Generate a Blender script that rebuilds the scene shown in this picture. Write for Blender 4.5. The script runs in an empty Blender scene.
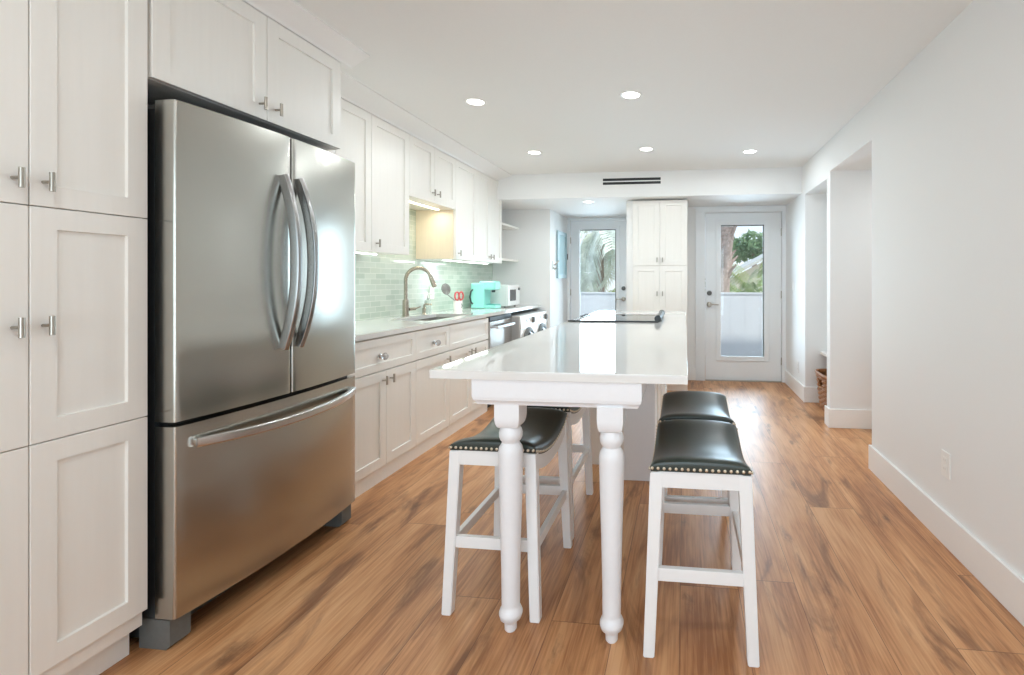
import bpy, bmesh, math, random
from mathutils import Vector, Matrix
random.seed(7)
sc = bpy.context.scene
COL = sc.collection
R = math.radians
PI = math.pi

# ------------------------------------------------------------------ camera, world, light, exposure
cam_d = bpy.data.cameras.new('camera')
cam_d.sensor_width = 36.0
cam_d.sensor_fit = 'HORIZONTAL'
cam_d.lens = 500.0 / 1024 * 36
cam_d.shift_x = -112.4 / 1024
cam_d.shift_y = -57.0 / 1024
cam_d.clip_start = 0.02
cam_d.clip_end = 300
cam = bpy.data.objects.new('camera', cam_d)
COL.objects.link(cam)
cam.location = (0, 0, 1.22)
cam.rotation_euler = (R(90), 0, math.atan(60.4 / 500))
sc.camera = cam

sc.view_settings.view_transform = 'Standard'
sc.view_settings.look = 'None'
sc.view_settings.exposure = 0.09
sc.view_settings.gamma = 1.0
sc.view_settings.use_curve_mapping = False
sc.cycles.use_denoising = True
sc.cycles.max_bounces = 14
sc.cycles.diffuse_bounces = 8
sc.cycles.glossy_bounces = 6
sc.cycles.transparent_max_bounces = 12
sc.cycles.sample_clamp_indirect = 6.0
sc.cycles.caustics_reflective = False
sc.cycles.caustics_refractive = False

world = bpy.data.worlds.new('sky')
sc.world = world
world.use_nodes = True
wn = world.node_tree.nodes
wl = world.node_tree.links
wn.clear()
w_out = wn.new('ShaderNodeOutputWorld')
w_bg = wn.new('ShaderNodeBackground')
w_tc = wn.new('ShaderNodeTexCoord')
w_sep = wn.new('ShaderNodeSeparateXYZ')
w_ramp = wn.new('ShaderNodeValToRGB')
w_ramp.color_ramp.elements[0].position = 0.0
w_ramp.color_ramp.elements[0].color = (0.84, 0.90, 0.97, 1)
w_ramp.color_ramp.elements[1].position = 0.6
w_ramp.color_ramp.elements[1].color = (0.50, 0.68, 0.95, 1)
wl.new(w_tc.outputs['Generated'], w_sep.inputs[0])
wl.new(w_sep.outputs['Z'], w_ramp.inputs[0])
wl.new(w_ramp.outputs[0], w_bg.inputs['Color'])
w_bg.inputs['Strength'].default_value = 1.25
wl.new(w_bg.outputs[0], w_out.inputs[0])

sun_d = bpy.data.lights.new('sun', 'SUN')
sun_d.energy = 3.0
sun_d.angle = R(2)
sun_d.color = (1.0, 0.95, 0.86)
sun = bpy.data.objects.new('sun', sun_d)
COL.objects.link(sun)
sun.rotation_euler = Vector((-0.55, 0.45, -0.85)).to_track_quat('-Z', 'Y').to_euler()


def area(name, loc, direction, sx, sy, power, color=(1, 1, 1), parent=None, shape='RECTANGLE', spread=None):
    d = bpy.data.lights.new(name, 'AREA')
    d.shape = shape
    d.size = sx
    d.size_y = sy
    d.energy = power
    d.color = color
    if spread:
        d.spread = spread
    o = bpy.data.objects.new(name, d)
    COL.objects.link(o)
    o.rotation_euler = Vector(direction).to_track_quat('-Z', 'Y').to_euler()
    o.location = loc
    if parent:
        o.parent = parent
        o.location = Vector(loc) - parent.location
    return o


# daylight of the wide sliding glass doors of the living room behind the camera
area('living_room_daylight', (-0.55, -3.42, 1.18), (0, 1, 0.0), 3.5, 2.1, 84, (0.71, 0.885, 1.0))
# daylight of the two glazed back doors
area('entry_door_daylight', (0.6925, 6.222, 1.0975), (0, -1, 0), 0.525, 1.605, 28, (0.64, 0.83, 1.0))
area('garden_door_daylight', (-1.242, 7.142, 1.126), (0, -1, 0), 0.54, 1.672, 23, (0.68, 0.86, 1.0))


# ------------------------------------------------------------------ materials
def lin(c):
    return tuple((v / 255.0 / 12.92 if v / 255.0 <= 0.04045 else ((v / 255.0 + 0.055) / 1.055) ** 2.4) for v in c)


def mat(name, rgb, rough=0.5, metal=0.0, spec=0.5, coat=0.0, emit=None, estr=0.0, aniso=0.0, trans=0.0, bump=0.0, bscale=60, bstretch=(1, 1, 1), vary=0.03, sheen=0.0):
    """principled material with a slight procedural variation of colour and roughness"""
    m = bpy.data.materials.new(name)
    m.use_nodes = True
    nt = m.node_tree
    p = nt.nodes['Principled BSDF']
    col = lin(rgb)
    p.inputs['Roughness'].default_value = rough
    p.inputs['Metallic'].default_value = metal
    p.inputs['Specular IOR Level'].default_value = spec
    p.inputs['Coat Weight'].default_value = coat
    p.inputs['Anisotropic'].default_value = aniso
    p.inputs['Transmission Weight'].default_value = trans
    tc = nt.nodes.new('ShaderNodeTexCoord')
    mp = nt.nodes.new('ShaderNodeMapping')
    mp.inputs['Scale'].default_value = bstretch
    nt.links.new(tc.outputs['Object'], mp.inputs[0])
    nz = nt.nodes.new('ShaderNodeTexNoise')
    nz.inputs['Scale'].default_value = bscale
    nz.inputs['Detail'].default_value = 3
    nt.links.new(mp.outputs[0], nz.inputs['Vector'])
    rp = nt.nodes.new('ShaderNodeValToRGB')
    rp.color_ramp.elements[0].position = 0.3
    rp.color_ramp.elements[1].position = 0.7
    rp.color_ramp.elements[0].color = tuple(max(0, v * (1 - vary)) for v in col) + (1,)
    rp.color_ramp.elements[1].color = tuple(min(1, v * (1 + vary)) for v in col) + (1,)
    nt.links.new(nz.outputs['Fac'], rp.inputs[0])
    nt.links.new(rp.outputs[0], p.inputs['Base Color'])
    if bump:
        b = nt.nodes.new('ShaderNodeBump')
        b.inputs['Strength'].default_value = bump
        b.inputs['Distance'].default_value = 0.002
        nt.links.new(nz.outputs['Fac'], b.inputs['Height'])
        nt.links.new(b.outputs[0], p.inputs['Normal'])
    if emit:
        p.inputs['Emission Color'].default_value = lin(emit) + (1,)
        p.inputs['Emission Strength'].default_value = estr
    return m


def brushed(name, rgb, rough, axis='z', spec_vary=0.06):
    """brushed stainless steel: streaks of roughness along one axis"""
    sc_ = {'z': (420, 420, 3), 'y': (420, 3, 420)}[axis]
    m = mat(name, rgb, rough, metal=1.0, bstretch=sc_, bscale=1.0, vary=spec_vary)
    p = m.node_tree.nodes['Principled BSDF']
    p.inputs['Anisotropic'].default_value = 0.4
    return m


def floor_material():
    m = bpy.data.materials.new('oak_planks')
    m.use_nodes = True
    nt = m.node_tree
    N, L = nt.nodes, nt.links
    p = N['Principled BSDF']

    def math_(op, a, b=None, c=None):
        n = N.new('ShaderNodeMath')
        n.operation = op
        for i, v in enumerate((a, b, c)):
            if v is None:
                continue
            if isinstance(v, (int, float)):
                n.inputs[i].default_value = v
            else:
                L.new(v, n.inputs[i])
        return n.outputs[0]

    tc = N.new('ShaderNodeTexCoord')
    sp = N.new('ShaderNodeSeparateXYZ')
    L.new(tc.outputs['Object'], sp.inputs[0])
    X, Y = sp.outputs['X'], sp.outputs['Y']
    rx = math_('DIVIDE', math_('ADD', X, 10.05), 0.228)
    row = math_('FLOOR', rx)
    fx = math_('FRACT', rx)
    wn1 = N.new('ShaderNodeTexWhiteNoise')
    wn1.noise_dimensions = '1D'
    L.new(row, wn1.inputs['W'])
    ry = math_('ADD', math_('DIVIDE', math_('ADD', Y, 20.0), 1.83), math_('MULTIPLY', wn1.outputs['Value'], 7.3))
    pl = math_('FLOOR', ry)
    fy = math_('FRACT', ry)
    cb = N.new('ShaderNodeCombineXYZ')
    L.new(row, cb.inputs[0])
    L.new(pl, cb.inputs[1])
    wn2 = N.new('ShaderNodeTexWhiteNoise')
    wn2.noise_dimensions = '3D'
    L.new(cb.outputs[0], wn2.inputs['Vector'])
    rnd = wn2.outputs['Value']
    # grain coordinates: stretched along the plank, shifted per plank
    off = math_('MULTIPLY', rnd, 37.0)
    g = N.new('ShaderNodeCombineXYZ')
    L.new(math_('ADD', math_('MULTIPLY', X, 1.0), off), g.inputs[0])
    L.new(math_('ADD', math_('MULTIPLY', Y, 0.16), off), g.inputs[1])
    grain = N.new('ShaderNodeTexNoise')
    grain.inputs['Scale'].default_value = 6.5
    grain.inputs['Detail'].default_value = 5
    grain.inputs['Roughness'].default_value = 0.55
    grain.inputs['Distortion'].default_value = 0.5
    L.new(g.outputs[0], grain.inputs['Vector'])
    g2 = N.new('ShaderNodeCombineXYZ')
    L.new(X, g2.inputs[0])
    L.new(math_('MULTIPLY', Y, 0.035), g2.inputs[1])
    L.new(off, g2.inputs[2])
    fine = N.new('ShaderNodeTexNoise')
    fine.inputs['Scale'].default_value = 120
    fine.inputs['Detail'].default_value = 3
    fine.inputs['Distortion'].default_value = 0.25
    L.new(g2.outputs[0], fine.inputs['Vector'])
    # dark heart streaks: wide, long, faint
    g3 = N.new('ShaderNodeCombineXYZ')
    L.new(math_('ADD', X, off), g3.inputs[0])
    L.new(math_('ADD', math_('MULTIPLY', Y, 0.22), off), g3.inputs[1])
    heart = N.new('ShaderNodeTexNoise')
    heart.inputs['Scale'].default_value = 6.0
    heart.inputs['Detail'].default_value = 6
    heart.inputs['Roughness'].default_value = 0.6
    heart.inputs['Distortion'].default_value = 1.2
    L.new(g3.outputs[0], heart.inputs['Vector'])
    hr = N.new('ShaderNodeMapRange')
    hr.interpolation_type = 'SMOOTHSTEP'
    hr.inputs['From Min'].default_value = 0.51
    hr.inputs['From Max'].default_value = 0.70
    L.new(heart.outputs['Fac'], hr.inputs['Value'])
    # knots: sparse small dark spots drawn out along the grain
    g4 = N.new('ShaderNodeCombineXYZ')
    L.new(math_('ADD', X, math_('ADD', off, math_('MULTIPLY', math_('SUBTRACT', grain.outputs['Fac'], 0.5), 0.10))), g4.inputs[0])
    L.new(math_('ADD', math_('MULTIPLY', Y, 0.30), off), g4.inputs[1])
    vor = N.new('ShaderNodeTexVoronoi')
    vor.voronoi_dimensions = '2D'
    vor.inputs['Scale'].default_value = 4.2
    L.new(g4.outputs[0], vor.inputs['Vector'])
    kr = N.new('ShaderNodeMapRange')
    kr.interpolation_type = 'SMOOTHSTEP'
    kr.inputs['From Min'].default_value = 0.15
    kr.inputs['From Max'].default_value = -0.03
    wob = N.new('ShaderNodeTexNoise')
    wob.inputs['Scale'].default_value = 16
    wob.inputs['Detail'].default_value = 5
    wob.inputs['Roughness'].default_value = 0.7
    L.new(g4.outputs[0], wob.inputs['Vector'])
    L.new(math_('ADD', vor.outputs['Distance'], math_('MULTIPLY', math_('SUBTRACT', wob.outputs['Fac'], 0.46), 0.55)), kr.inputs['Value'])
    vs = N.new('ShaderNodeSeparateColor')
    L.new(vor.outputs['Color'], vs.inputs[0])
    keep = math_('GREATER_THAN', vs.outputs[0], 0.42)
    knots = math_('MULTIPLY', kr.outputs[0], keep)
    rp = N.new('ShaderNodeValToRGB')
    cr = rp.color_ramp
    cr.elements[0].position = 0.36
    cr.elements[0].color = lin((156, 102, 62)) + (1,)
    cr.elements[1].position = 0.64
    cr.elements[1].color = lin((216, 166, 120)) + (1,)
    e = cr.elements.new(0.5)
    e.color = lin((196, 141, 95)) + (1,)
    mixv = math_('ADD', math_('MULTIPLY', grain.outputs['Fac'], 0.62), math_('MULTIPLY', fine.outputs['Fac'], 0.38))
    mixv = math_('ADD', mixv, math_('MULTIPLY', math_('SUBTRACT', rnd, 0.5), 0.10))
    L.new(mixv, rp.inputs[0])
    mh = N.new('ShaderNodeMix')
    mh.data_type = 'RGBA'
    mh.inputs['B'].default_value = lin((112, 70, 43)) + (1,)
    L.new(rp.outputs[0], mh.inputs['A'])
    L.new(math_('MULTIPLY', hr.outputs[0], 0.75), mh.inputs['Factor'])
    mk = N.new('ShaderNodeMix')
    mk.data_type = 'RGBA'
    mk.inputs['B'].default_value = lin((84, 54, 38)) + (1,)
    L.new(mh.outputs['Result'], mk.inputs['A'])
    L.new(math_('MULTIPLY', knots, 0.72), mk.inputs['Factor'])
    # joints between planks
    ex = math_('MINIMUM', fx, math_('SUBTRACT', 1.0, fx))
    ey = math_('MINIMUM', fy, math_('SUBTRACT', 1.0, fy))
    jx = math_('LESS_THAN', ex, 0.0055)
    jy = math_('LESS_THAN', ey, 0.0008)
    j = math_('MAXIMUM', jx, jy)
    mj = N.new('ShaderNodeMix')
    mj.data_type = 'RGBA'
    mj.inputs['B'].default_value = lin((92, 58, 36)) + (1,)
    L.new(mk.outputs['Result'], mj.inputs['A'])
    L.new(math_('MULTIPLY', j, 0.7), mj.inputs['Factor'])
    L.new(mj.outputs['Result'], p.inputs['Base Color'])
    p.inputs['Roughness'].default_value = 0.40
    p.inputs['Specular IOR Level'].default_value = 0.5
    b = N.new('ShaderNodeBump')
    b.inputs['Strength'].default_value = 0.12
    b.inputs['Distance'].default_value = 0.002
    L.new(mixv, b.inputs['Height'])
    L.new(b.outputs[0], p.inputs['Normal'])
    return m


def tile_material():
    m = bpy.data.materials.new('glass_subway_tile')
    m.use_nodes = True
    nt = m.node_tree
    N, L = nt.nodes, nt.links
    p = N['Principled BSDF']
    tc = N.new('ShaderNodeTexCoord')
    sp = N.new('ShaderNodeSeparateXYZ')
    cb = N.new('ShaderNodeCombineXYZ')
    L.new(tc.outputs['Object'], sp.inputs[0])
    L.new(sp.outputs['Y'], cb.inputs[0])
    L.new(sp.outputs['Z'], cb.inputs[1])
    br = N.new('ShaderNodeTexBrick')
    br.inputs['Scale'].default_value = 1.0
    br.inputs['Brick Width'].default_value = 0.135
    br.inputs['Row Height'].default_value = 0.044
    br.inputs['Mortar Size'].default_value = 0.0018
    br.inputs['Color1'].default_value = lin((186, 202, 190)) + (1,)
    br.inputs['Color2'].default_value = lin((206, 217, 207)) + (1,)
    br.inputs['Mortar'].default_value = lin((228, 234, 226)) + (1,)
    L.new(cb.outputs[0], br.inputs['Vector'])
    L.new(br.outputs['Color'], p.inputs['Base Color'])
    p.inputs['Roughness'].default_value = 0.12
    p.inputs['Coat Weight'].default_value = 0.4
    b = N.new('ShaderNodeBump')
    b.inputs['Strength'].default_value = 0.3
    b.inputs['Distance'].default_value = 0.001
    b.invert = True
    L.new(br.outputs['Fac'], b.inputs['Height'])
    L.new(b.outputs[0], p.inputs['Normal'])
    return m


def pane_material(name, tint=(1, 1, 1), refl=1.0):
    m = bpy.data.materials.new(name)
    m.use_nodes = True
    nt = m.node_tree
    N, L = nt.nodes, nt.links
    N.clear()
    o = N.new('ShaderNodeOutputMaterial')
    t = N.new('ShaderNodeBsdfTransparent')
    t.inputs[0].default_value = tint + (1,)
    g = N.new('ShaderNodeBsdfGlossy')
    g.inputs['Roughness'].default_value = 0.01
    f = N.new('ShaderNodeFresnel')
    f.inputs[0].default_value = 1.45
    mu = N.new('ShaderNodeMath')
    mu.operation = 'MULTIPLY'
    mu.inputs[1].default_value = refl
    L.new(f.outputs[0], mu.inputs[0])
    mx = N.new('ShaderNodeMixShader')
    L.new(mu.outputs[0], mx.inputs[0])
    L.new(t.outputs[0], mx.inputs[1])
    L.new(g.outputs[0], mx.inputs[2])
    L.new(mx.outputs[0], o.inputs[0])
    return m


M = {}
M['wall'] = mat('wall_paint', (236, 237, 237), 0.65, bscale=140, bump=0.05, vary=0.006)
M['ceiling'] = mat('ceiling_paint', (238, 239, 238), 0.8, bscale=90, bump=0.05, vary=0.006)
M['trim'] = mat('white_trim_paint', (240, 240, 239), 0.35, vary=0.005)
M['cabinet'] = mat('warm_white_lacquer', (238, 236, 231), 0.38, bscale=1.0, bstretch=(60, 60, 3), vary=0.012, bump=0.03)
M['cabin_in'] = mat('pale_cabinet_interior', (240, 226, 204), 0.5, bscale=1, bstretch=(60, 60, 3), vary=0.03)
M['door_paint'] = mat('door_paint', (232, 236, 238), 0.35, vary=0.006)
M['floor'] = floor_material()
M['tile'] = tile_material()
M['pane'] = pane_material('window_glass', (0.97, 0.99, 0.985))
M['steel'] = brushed('brushed_stainless', (188, 187, 180), 0.23, 'z', 0.012)
M['steel_h'] = brushed('brushed_handle_steel', (205, 203, 200), 0.24, 'z', 0.03)
M['steel_dark'] = brushed('dark_brushed_handle_steel', (158, 158, 157), 0.26, 'z', 0.02)
M['nickel'] = mat('brushed_nickel', (176, 170, 160), 0.28, metal=1.0, vary=0.04)
M['faucet'] = mat('faucet_bronze_nickel', (178, 170, 156), 0.25, metal=1.0, vary=0.04)
M['chrome'] = mat('chrome', (222, 224, 226), 0.08, metal=1.0, vary=0.01)
M['black'] = mat('black_plastic', (24, 26, 28), 0.4, vary=0.1)
M['dark'] = mat('dark_grey_side', (52, 56, 58), 0.5, vary=0.06)
M['fgrey'] = mat('grey_plastic_base', (104, 106, 104), 0.5, vary=0.05)
M['quartz'] = mat('white_quartz', (228, 228, 226), 0.035, spec=0.85, bscale=5, vary=0.012)
M['table'] = mat('white_table_paint', (238, 239, 242), 0.4, vary=0.008)
M['stool'] = mat('white_stool_paint', (240, 240, 240), 0.4, vary=0.012, bscale=20)
M['leather'] = mat('dark_green_leather', (52, 60, 55), 0.33, bscale=160, bump=0.18, vary=0.10)
M['nail'] = mat('antique_brass_nail', (228, 218, 198), 0.3, metal=1.0, vary=0.05)
M['blackglass'] = mat('black_ceramic_glass', (16, 18, 20), 0.03, spec=0.7, vary=0.05)
M['led'] = mat('led_lens', (255, 255, 255), 0.5, emit=(255, 252, 244), estr=12.0, vary=0)
M['led_warm'] = mat('warm_led_strip', (255, 244, 220), 0.5, emit=(255, 244, 214), estr=7.0, vary=0)
M['led_cool'] = mat('cool_led_strip', (250, 255, 250), 0.5, emit=(244, 255, 246), estr=7.0, vary=0)
M['white_plastic'] = mat('white_plastic', (240, 240, 238), 0.35, vary=0.01)
M['appl'] = mat('white_enamel', (236, 237, 236), 0.25, vary=0.01)
M['appl_side'] = mat('grey_enamel', (188, 190, 190), 0.4, vary=0.02)
M['screen'] = mat('dark_display', (58, 62, 66), 0.12, vary=0.05)
M['teal'] = mat('turquoise_plastic', (152, 226, 215), 0.28, vary=0.02)
M['teal_dark'] = mat('turquoise_drip_tray', (72, 178, 172), 0.4, vary=0.02)
M['red'] = mat('red_handle_plastic', (208, 82, 84), 0.35, vary=0.04)
M['grey_soft'] = mat('grey_silicone', (138, 136, 134), 0.5, vary=0.06)
M['ceramic'] = mat('white_ceramic', (240, 236, 232), 0.2, vary=0.01)
M['soapglass'] = mat('clear_soap_bottle', (232, 242, 238), 0.05, trans=0.75, vary=0.01)
M['crystal'] = mat('crystal_knob', (225, 226, 226), 0.06, trans=0.55, spec=0.9, vary=0.02)
M['wicker'] = mat('brown_wicker', (160, 110, 70), 0.6, bscale=70, vary=0.25, bump=0.4)
M['frame_blue'] = mat('grey_blue_frame', (160, 186, 194), 0.4, vary=0.03)
M['panel_blue'] = mat('pale_blue_glass_panel', (196, 230, 238), 0.1, vary=0.02)
M['fence'] = mat('white_vinyl_fence', (226, 230, 236), 0.4, vary=0.01)
M['ground'] = mat('pale_concrete', (205, 200, 190), 0.8, bscale=12, vary=0.08)
M['frond'] = mat('palm_frond_green', (128, 152, 104), 0.5, bscale=4, vary=0.35)
M['frond_pale'] = mat('pale_palm_frond', (226, 234, 220), 0.5, bscale=6, vary=0.25)
M['leaf'] = mat('tree_leaf', (120, 148, 108), 0.55, bscale=3, vary=0.35)
M['shrub'] = mat('shrub_leaf', (140, 156, 70), 0.55, bscale=5, vary=0.35)
M['bark'] = mat('palm_bark', (182, 160, 150), 0.85, bscale=18, vary=0.3, bump=0.6)
M['roof'] = mat('pale_roof_tile', (206, 204, 198), 0.7, bscale=9, vary=0.1)
M['stucco'] = mat('cream_stucco', (224, 216, 200), 0.8, bscale=40, vary=0.05)


# ------------------------------------------------------------------ mesh helpers
class B:
    """collects shapes, in room coordinates, into one mesh"""

    def __init__(self):
        self.bm = bmesh.new()

    def box(self, x0, x1, y0, y1, z0, z1, bev=0.0, seg=2):
        vs = [self.bm.verts.new(v) for v in ((x0, y0, z0), (x1, y0, z0), (x1, y1, z0), (x0, y1, z0), (x0, y0, z1), (x1, y0, z1), (x1, y1, z1), (x0, y1, z1))]
        fs = [self.bm.faces.new([vs[i] for i in f]) for f in ((3, 2, 1, 0), (4, 5, 6, 7), (0, 1, 5, 4), (1, 2, 6, 5), (2, 3, 7, 6), (3, 0, 4, 7))]
        if bev:
            es = list({e for f in fs for e in f.edges})
            bmesh.ops.bevel(self.bm, geom=es, offset=bev, offset_type='OFFSET', segments=seg, profile=0.5, affect='EDGES')
        return self

    def hexa(self, bottom, top):
        """a block between two quads, each four points in the same order"""
        vs = [self.bm.verts.new(v) for v in list(bottom) + list(top)]
        for f in ((3, 2, 1, 0), (4, 5, 6, 7), (0, 1, 5, 4), (1, 2, 6, 5), (2, 3, 7, 6), (3, 0, 4, 7)):
            self.bm.faces.new([vs[i] for i in f])
        return self

    def beam(self, a, b, w, d, up=(0, 1, 0)):
        """square bar from a to b"""
        a, b = Vector(a), Vector(b)
        ax = (b - a).normalized()
        u = Vector(up).cross(ax).normalized()
        v = ax.cross(u)
        q = [(-1, -1), (1, -1), (1, 1), (-1, 1)]
        self.hexa([a + u * (w / 2 * i) + v * (d / 2 * j) for i, j in q], [b + u * (w / 2 * i) + v * (d / 2 * j) for i, j in q])
        return self

    def prism(self, pts, axis, c0, c1):
        """closed outline swept along an axis; pts are the two other coordinates in xyz order"""
        def mk(p, c):
            return {'x': (c, p[0], p[1]), 'y': (p[0], c, p[1]), 'z': (p[0], p[1], c)}[axis]
        a = [self.bm.verts.new(mk(p, c0)) for p in pts]
        b = [self.bm.verts.new(mk(p, c1)) for p in pts]
        n = len(pts)
        for i in range(n):
            self.bm.faces.new([a[i], a[(i + 1) % n], b[(i + 1) % n], b[i]])
        self.bm.faces.new(list(reversed(a)))
        self.bm.faces.new(b)
        return self

    def lathe(self, prof, c, axis='z', seg=28):
        """profile of (radius, height) turned about an axis through c"""
        rings = []
        for r, h in prof:
            ring = []
            for i in range(seg):
                t = 2 * PI * i / seg
                p, q = r * math.cos(t), r * math.sin(t)
                v = {'z': (p, q, h), 'x': (h, p, q), 'y': (p, h, q)}[axis]
                ring.append(self.bm.verts.new(Vector(c) + Vector(v)))
            rings.append(ring)
        for a, b in zip(rings, rings[1:]):
            for i in range(seg):
                self.bm.faces.new([a[i], a[(i + 1) % seg], b[(i + 1) % seg], b[i]])
        if prof[0][0] > 1e-6:
            self.bm.faces.new(list(reversed(rings[0])))
        if prof[-1][0] > 1e-6:
            self.bm.faces.new(rings[-1])
        return self

    def tube(self, pts, r, seg=12, flat=None):
        """round or (flat=(w,d)) rectangular bar along a path"""
        pts = [Vector(p) for p in pts]
        n = len(pts)
        rings = []
        prev = None
        for i, p in enumerate(pts):
            t = (pts[min(i + 1, n - 1)] - pts[max(i - 1, 0)]).normalized()
            if prev is None:
                ref = Vector((0, 0, 1)) if abs(t.z) < 0.9 else Vector((0, 1, 0))
                u = ref.cross(t).normalized()
            else:
                u = (prev - t * prev.dot(t)).normalized()
            prev = u
            v = t.cross(u)
            rr = r[i] if isinstance(r, (list, tuple)) else r
            ring = []
            for k in range(seg):
                a = 2 * PI * (k + 0.5) / seg
                cu, cv = math.cos(a), math.sin(a)
                if flat:
                    q = 0.45
                    cu = math.copysign(abs(cu) ** q, cu) * flat[0]
                    cv = math.copysign(abs(cv) ** q, cv) * flat[1]
                    ring.append(self.bm.verts.new(p + u * cu + v * cv))
                else:
                    ring.append(self.bm.verts.new(p + (u * cu + v * cv) * rr))
            rings.append(ring)
        for a, b in zip(rings, rings[1:]):
            for k in range(seg):
                self.bm.faces.new([a[k], a[(k + 1) % seg], b[(k + 1) % seg], b[k]])
        self.bm.faces.new(list(reversed(rings[0])))
        self.bm.faces.new(rings[-1])
        return self

    def ball(self, c, r, seg=16):
        n = 8
        prof = [(max(1e-5, r * math.sin(PI * i / n)) if 0 < i < n else 1e-5, -r * math.cos(PI * i / n)) for i in range(n + 1)]
        return self.lathe(prof, c, 'z', seg)

    def shaker(self, face, pos, a0, a1, z0, z1, t=0.02, rail=0.058, deep=0.009):
        """shaker door or drawer front. face '+x': front plane at x=pos, runs a0..a1 in y. face '-y': front plane at y=pos, runs a0..a1 in x"""
        def P(a, z, d):
            return (pos - d, a, z) if face == '+x' else (a, pos + d, z)
        O = [(a0, z0), (a1, z0), (a1, z1), (a0, z1)]
        I = [(a0 + rail, z0 + rail), (a1 - rail, z0 + rail), (a1 - rail, z1 - rail), (a0 + rail, z1 - rail)]
        s = 0.002
        J = [(a0 + rail + s, z0 + rail + s), (a1 - rail - s, z0 + rail + s), (a1 - rail - s, z1 - rail - s), (a0 + rail + s, z1 - rail - s)]
        e = 0.0015
        Oe = [(a0 + e, z0 + e), (a1 - e, z0 + e), (a1 - e, z1 - e), (a0 + e, z1 - e)]
        loops = [[self.bm.verts.new(P(a, z, d)) for a, z in q] for q, d in ((O, t), (O, e), (Oe, 0), (I, 0), (J, deep))]
        for A, C in zip(loops, loops[1:]):
            for i in range(4):
                self.bm.faces.new([A[i], A[(i + 1) % 4], C[(i + 1) % 4], C[i]])
        self.bm.faces.new(loops[-1])
        self.bm.faces.new(list(reversed(loops[0])))
        return self

    def build(self, name, material, parent=None, smooth=True, kind=None, label=None):
        bmesh.ops.recalc_face_normals(self.bm, faces=self.bm.faces)
        if parent:
            w = Vector((0, 0, 0))
            p = parent
            while p:
                w += p.location
                p = p.parent
            bmesh.ops.translate(self.bm, verts=self.bm.verts, vec=-w)
        me = bpy.data.meshes.new(name)
        self.bm.to_mesh(me)
        self.bm.free()
        if smooth:
            for f in me.polygons:
                f.use_smooth = True
            me.set_sharp_from_angle(angle=R(38))
        me.materials.append(material)
        o = bpy.data.objects.new(name, me)
        COL.objects.link(o)
        if smooth and len(me.polygons) < 4000:
            wm = o.modifiers.new('weighted_normals', 'WEIGHTED_NORMAL')
            wm.keep_sharp = True
        if parent:
            o.parent = parent
        if kind:
            o['kind'] = kind
        if label:
            o['label'] = label
        return o


def thing(name, label, cat, loc, group=None):
    o = bpy.data.objects.new(name, None)
    o.empty_display_size = 0.1
    COL.objects.link(o)
    o.location = loc
    o['label'] = label
    o['category'] = cat
    if group:
        o['group'] = group
    return o


def dup(root, loc, label, group=None):
    """copy of a thing with copies of its parts and their sub-parts"""
    r = root.copy()
    COL.objects.link(r)
    r.location = loc
    r['label'] = label
    if group:
        r['group'] = group
    for ch in list(root.children):
        c = ch.copy()
        COL.objects.link(c)
        c.parent = r
        for g in list(ch.children):
            d = g.copy()
            COL.objects.link(d)
            d.parent = c
    return r


# ------------------------------------------------------------------ the setting
WL = -2.45      # left wall
XR = 1.20       # right wall
ZC = 2.392      # ceiling
ZS = 2.12       # soffit underside
YB = -3.5       # living room end behind the camera

B().box(WL - 0.15, 3.3, YB - 0.15, 7.3, -0.12, 0.0).build('floor', M['floor'], kind='structure')
B().box(WL - 0.15, 3.3, YB - 0.15, 7.3, ZC, ZC + 0.12).build('ceiling', M['ceiling'], kind='structure')
B().box(WL, XR, 5.35, 7.12, ZS, ZC).build('ceiling_soffit', M['wall'], kind='structure')
wl_ = B().box(WL - 0.15, WL, YB, 6.15, 0, ZC).build('wall_left', M['wall'], kind='structure')
bs = B()
bs.box(WL, WL + 0.008, 2.36, 6.15, 0.914, 1.43)
bs.box(WL, WL + 0.008, 3.53, 4.33, 1.43, 1.88)
bs.build('backsplash', M['tile'], wl_, kind='structure')
B().box(WL - 0.15, -1.687, 6.15, 7.25, 0, ZC).build('wall_hall_left', M['wall'], kind='structure')
rw = B()
rw.box(XR, XR + 0.12, YB, 3.40, 0, ZC)
rw.box(XR, XR + 0.12, 3.40, 4.33, 2.131, ZC)
rw.box(XR, 3.2, 4.33, 4.43, 0, ZC)
rw.box(XR, XR + 0.12, 4.43, 5.20, 2.085, ZC)
rw.box(XR, 1.95, 5.20, 6.33, 0, ZC)
rw.box(1.85, 1.95, 4.43, 5.20, 0, ZC)
rw.box(XR + 0.12, 3.2, 3.28, 3.40, 0, ZC - 0.001)
rw.build('wall_right', M['wall'], kind='structure')
B().box(XR + 0.12, 3.2, 3.40, 4.33, 2.131, 2.2).build('ceiling_passage', M['ceiling'], kind='structure')
B().box(XR + 0.12, 1.85, 4.43, 5.20, 2.085, 2.16).build('ceiling_nook', M['ceiling'], kind='structure')
B().box(3.2, 3.3, 3.28, 4.43, 0, ZC).build('wall_passage_end', M['wall'], kind='structure')
bw = B()
bw.box(-0.60, 0.245, 6.18, 6.33, 0, ZC)
bw.box(0.245, 1.155, 6.18, 6.33, 2.045, ZC)
bw.box(1.155, XR, 6.18, 6.33, 0, ZC)
bw.build('wall_back', M['wall'], kind='structure')
B().box(-0.655, -0.585, 5.62, 7.25, 0, ZC).build('wall_partition', M['wall'], kind='structure')
bg = B()
bg.box(-1.687, -1.655, 7.10, 7.25, 0, ZC)
bg.box(-1.655, -0.80, 7.10, 7.25, 2.10, ZC)
bg.box(-0.80, -0.655, 7.10, 7.25, 0, ZC)
bg.build('wall_garden', M['wall'], kind='structure')
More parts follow.
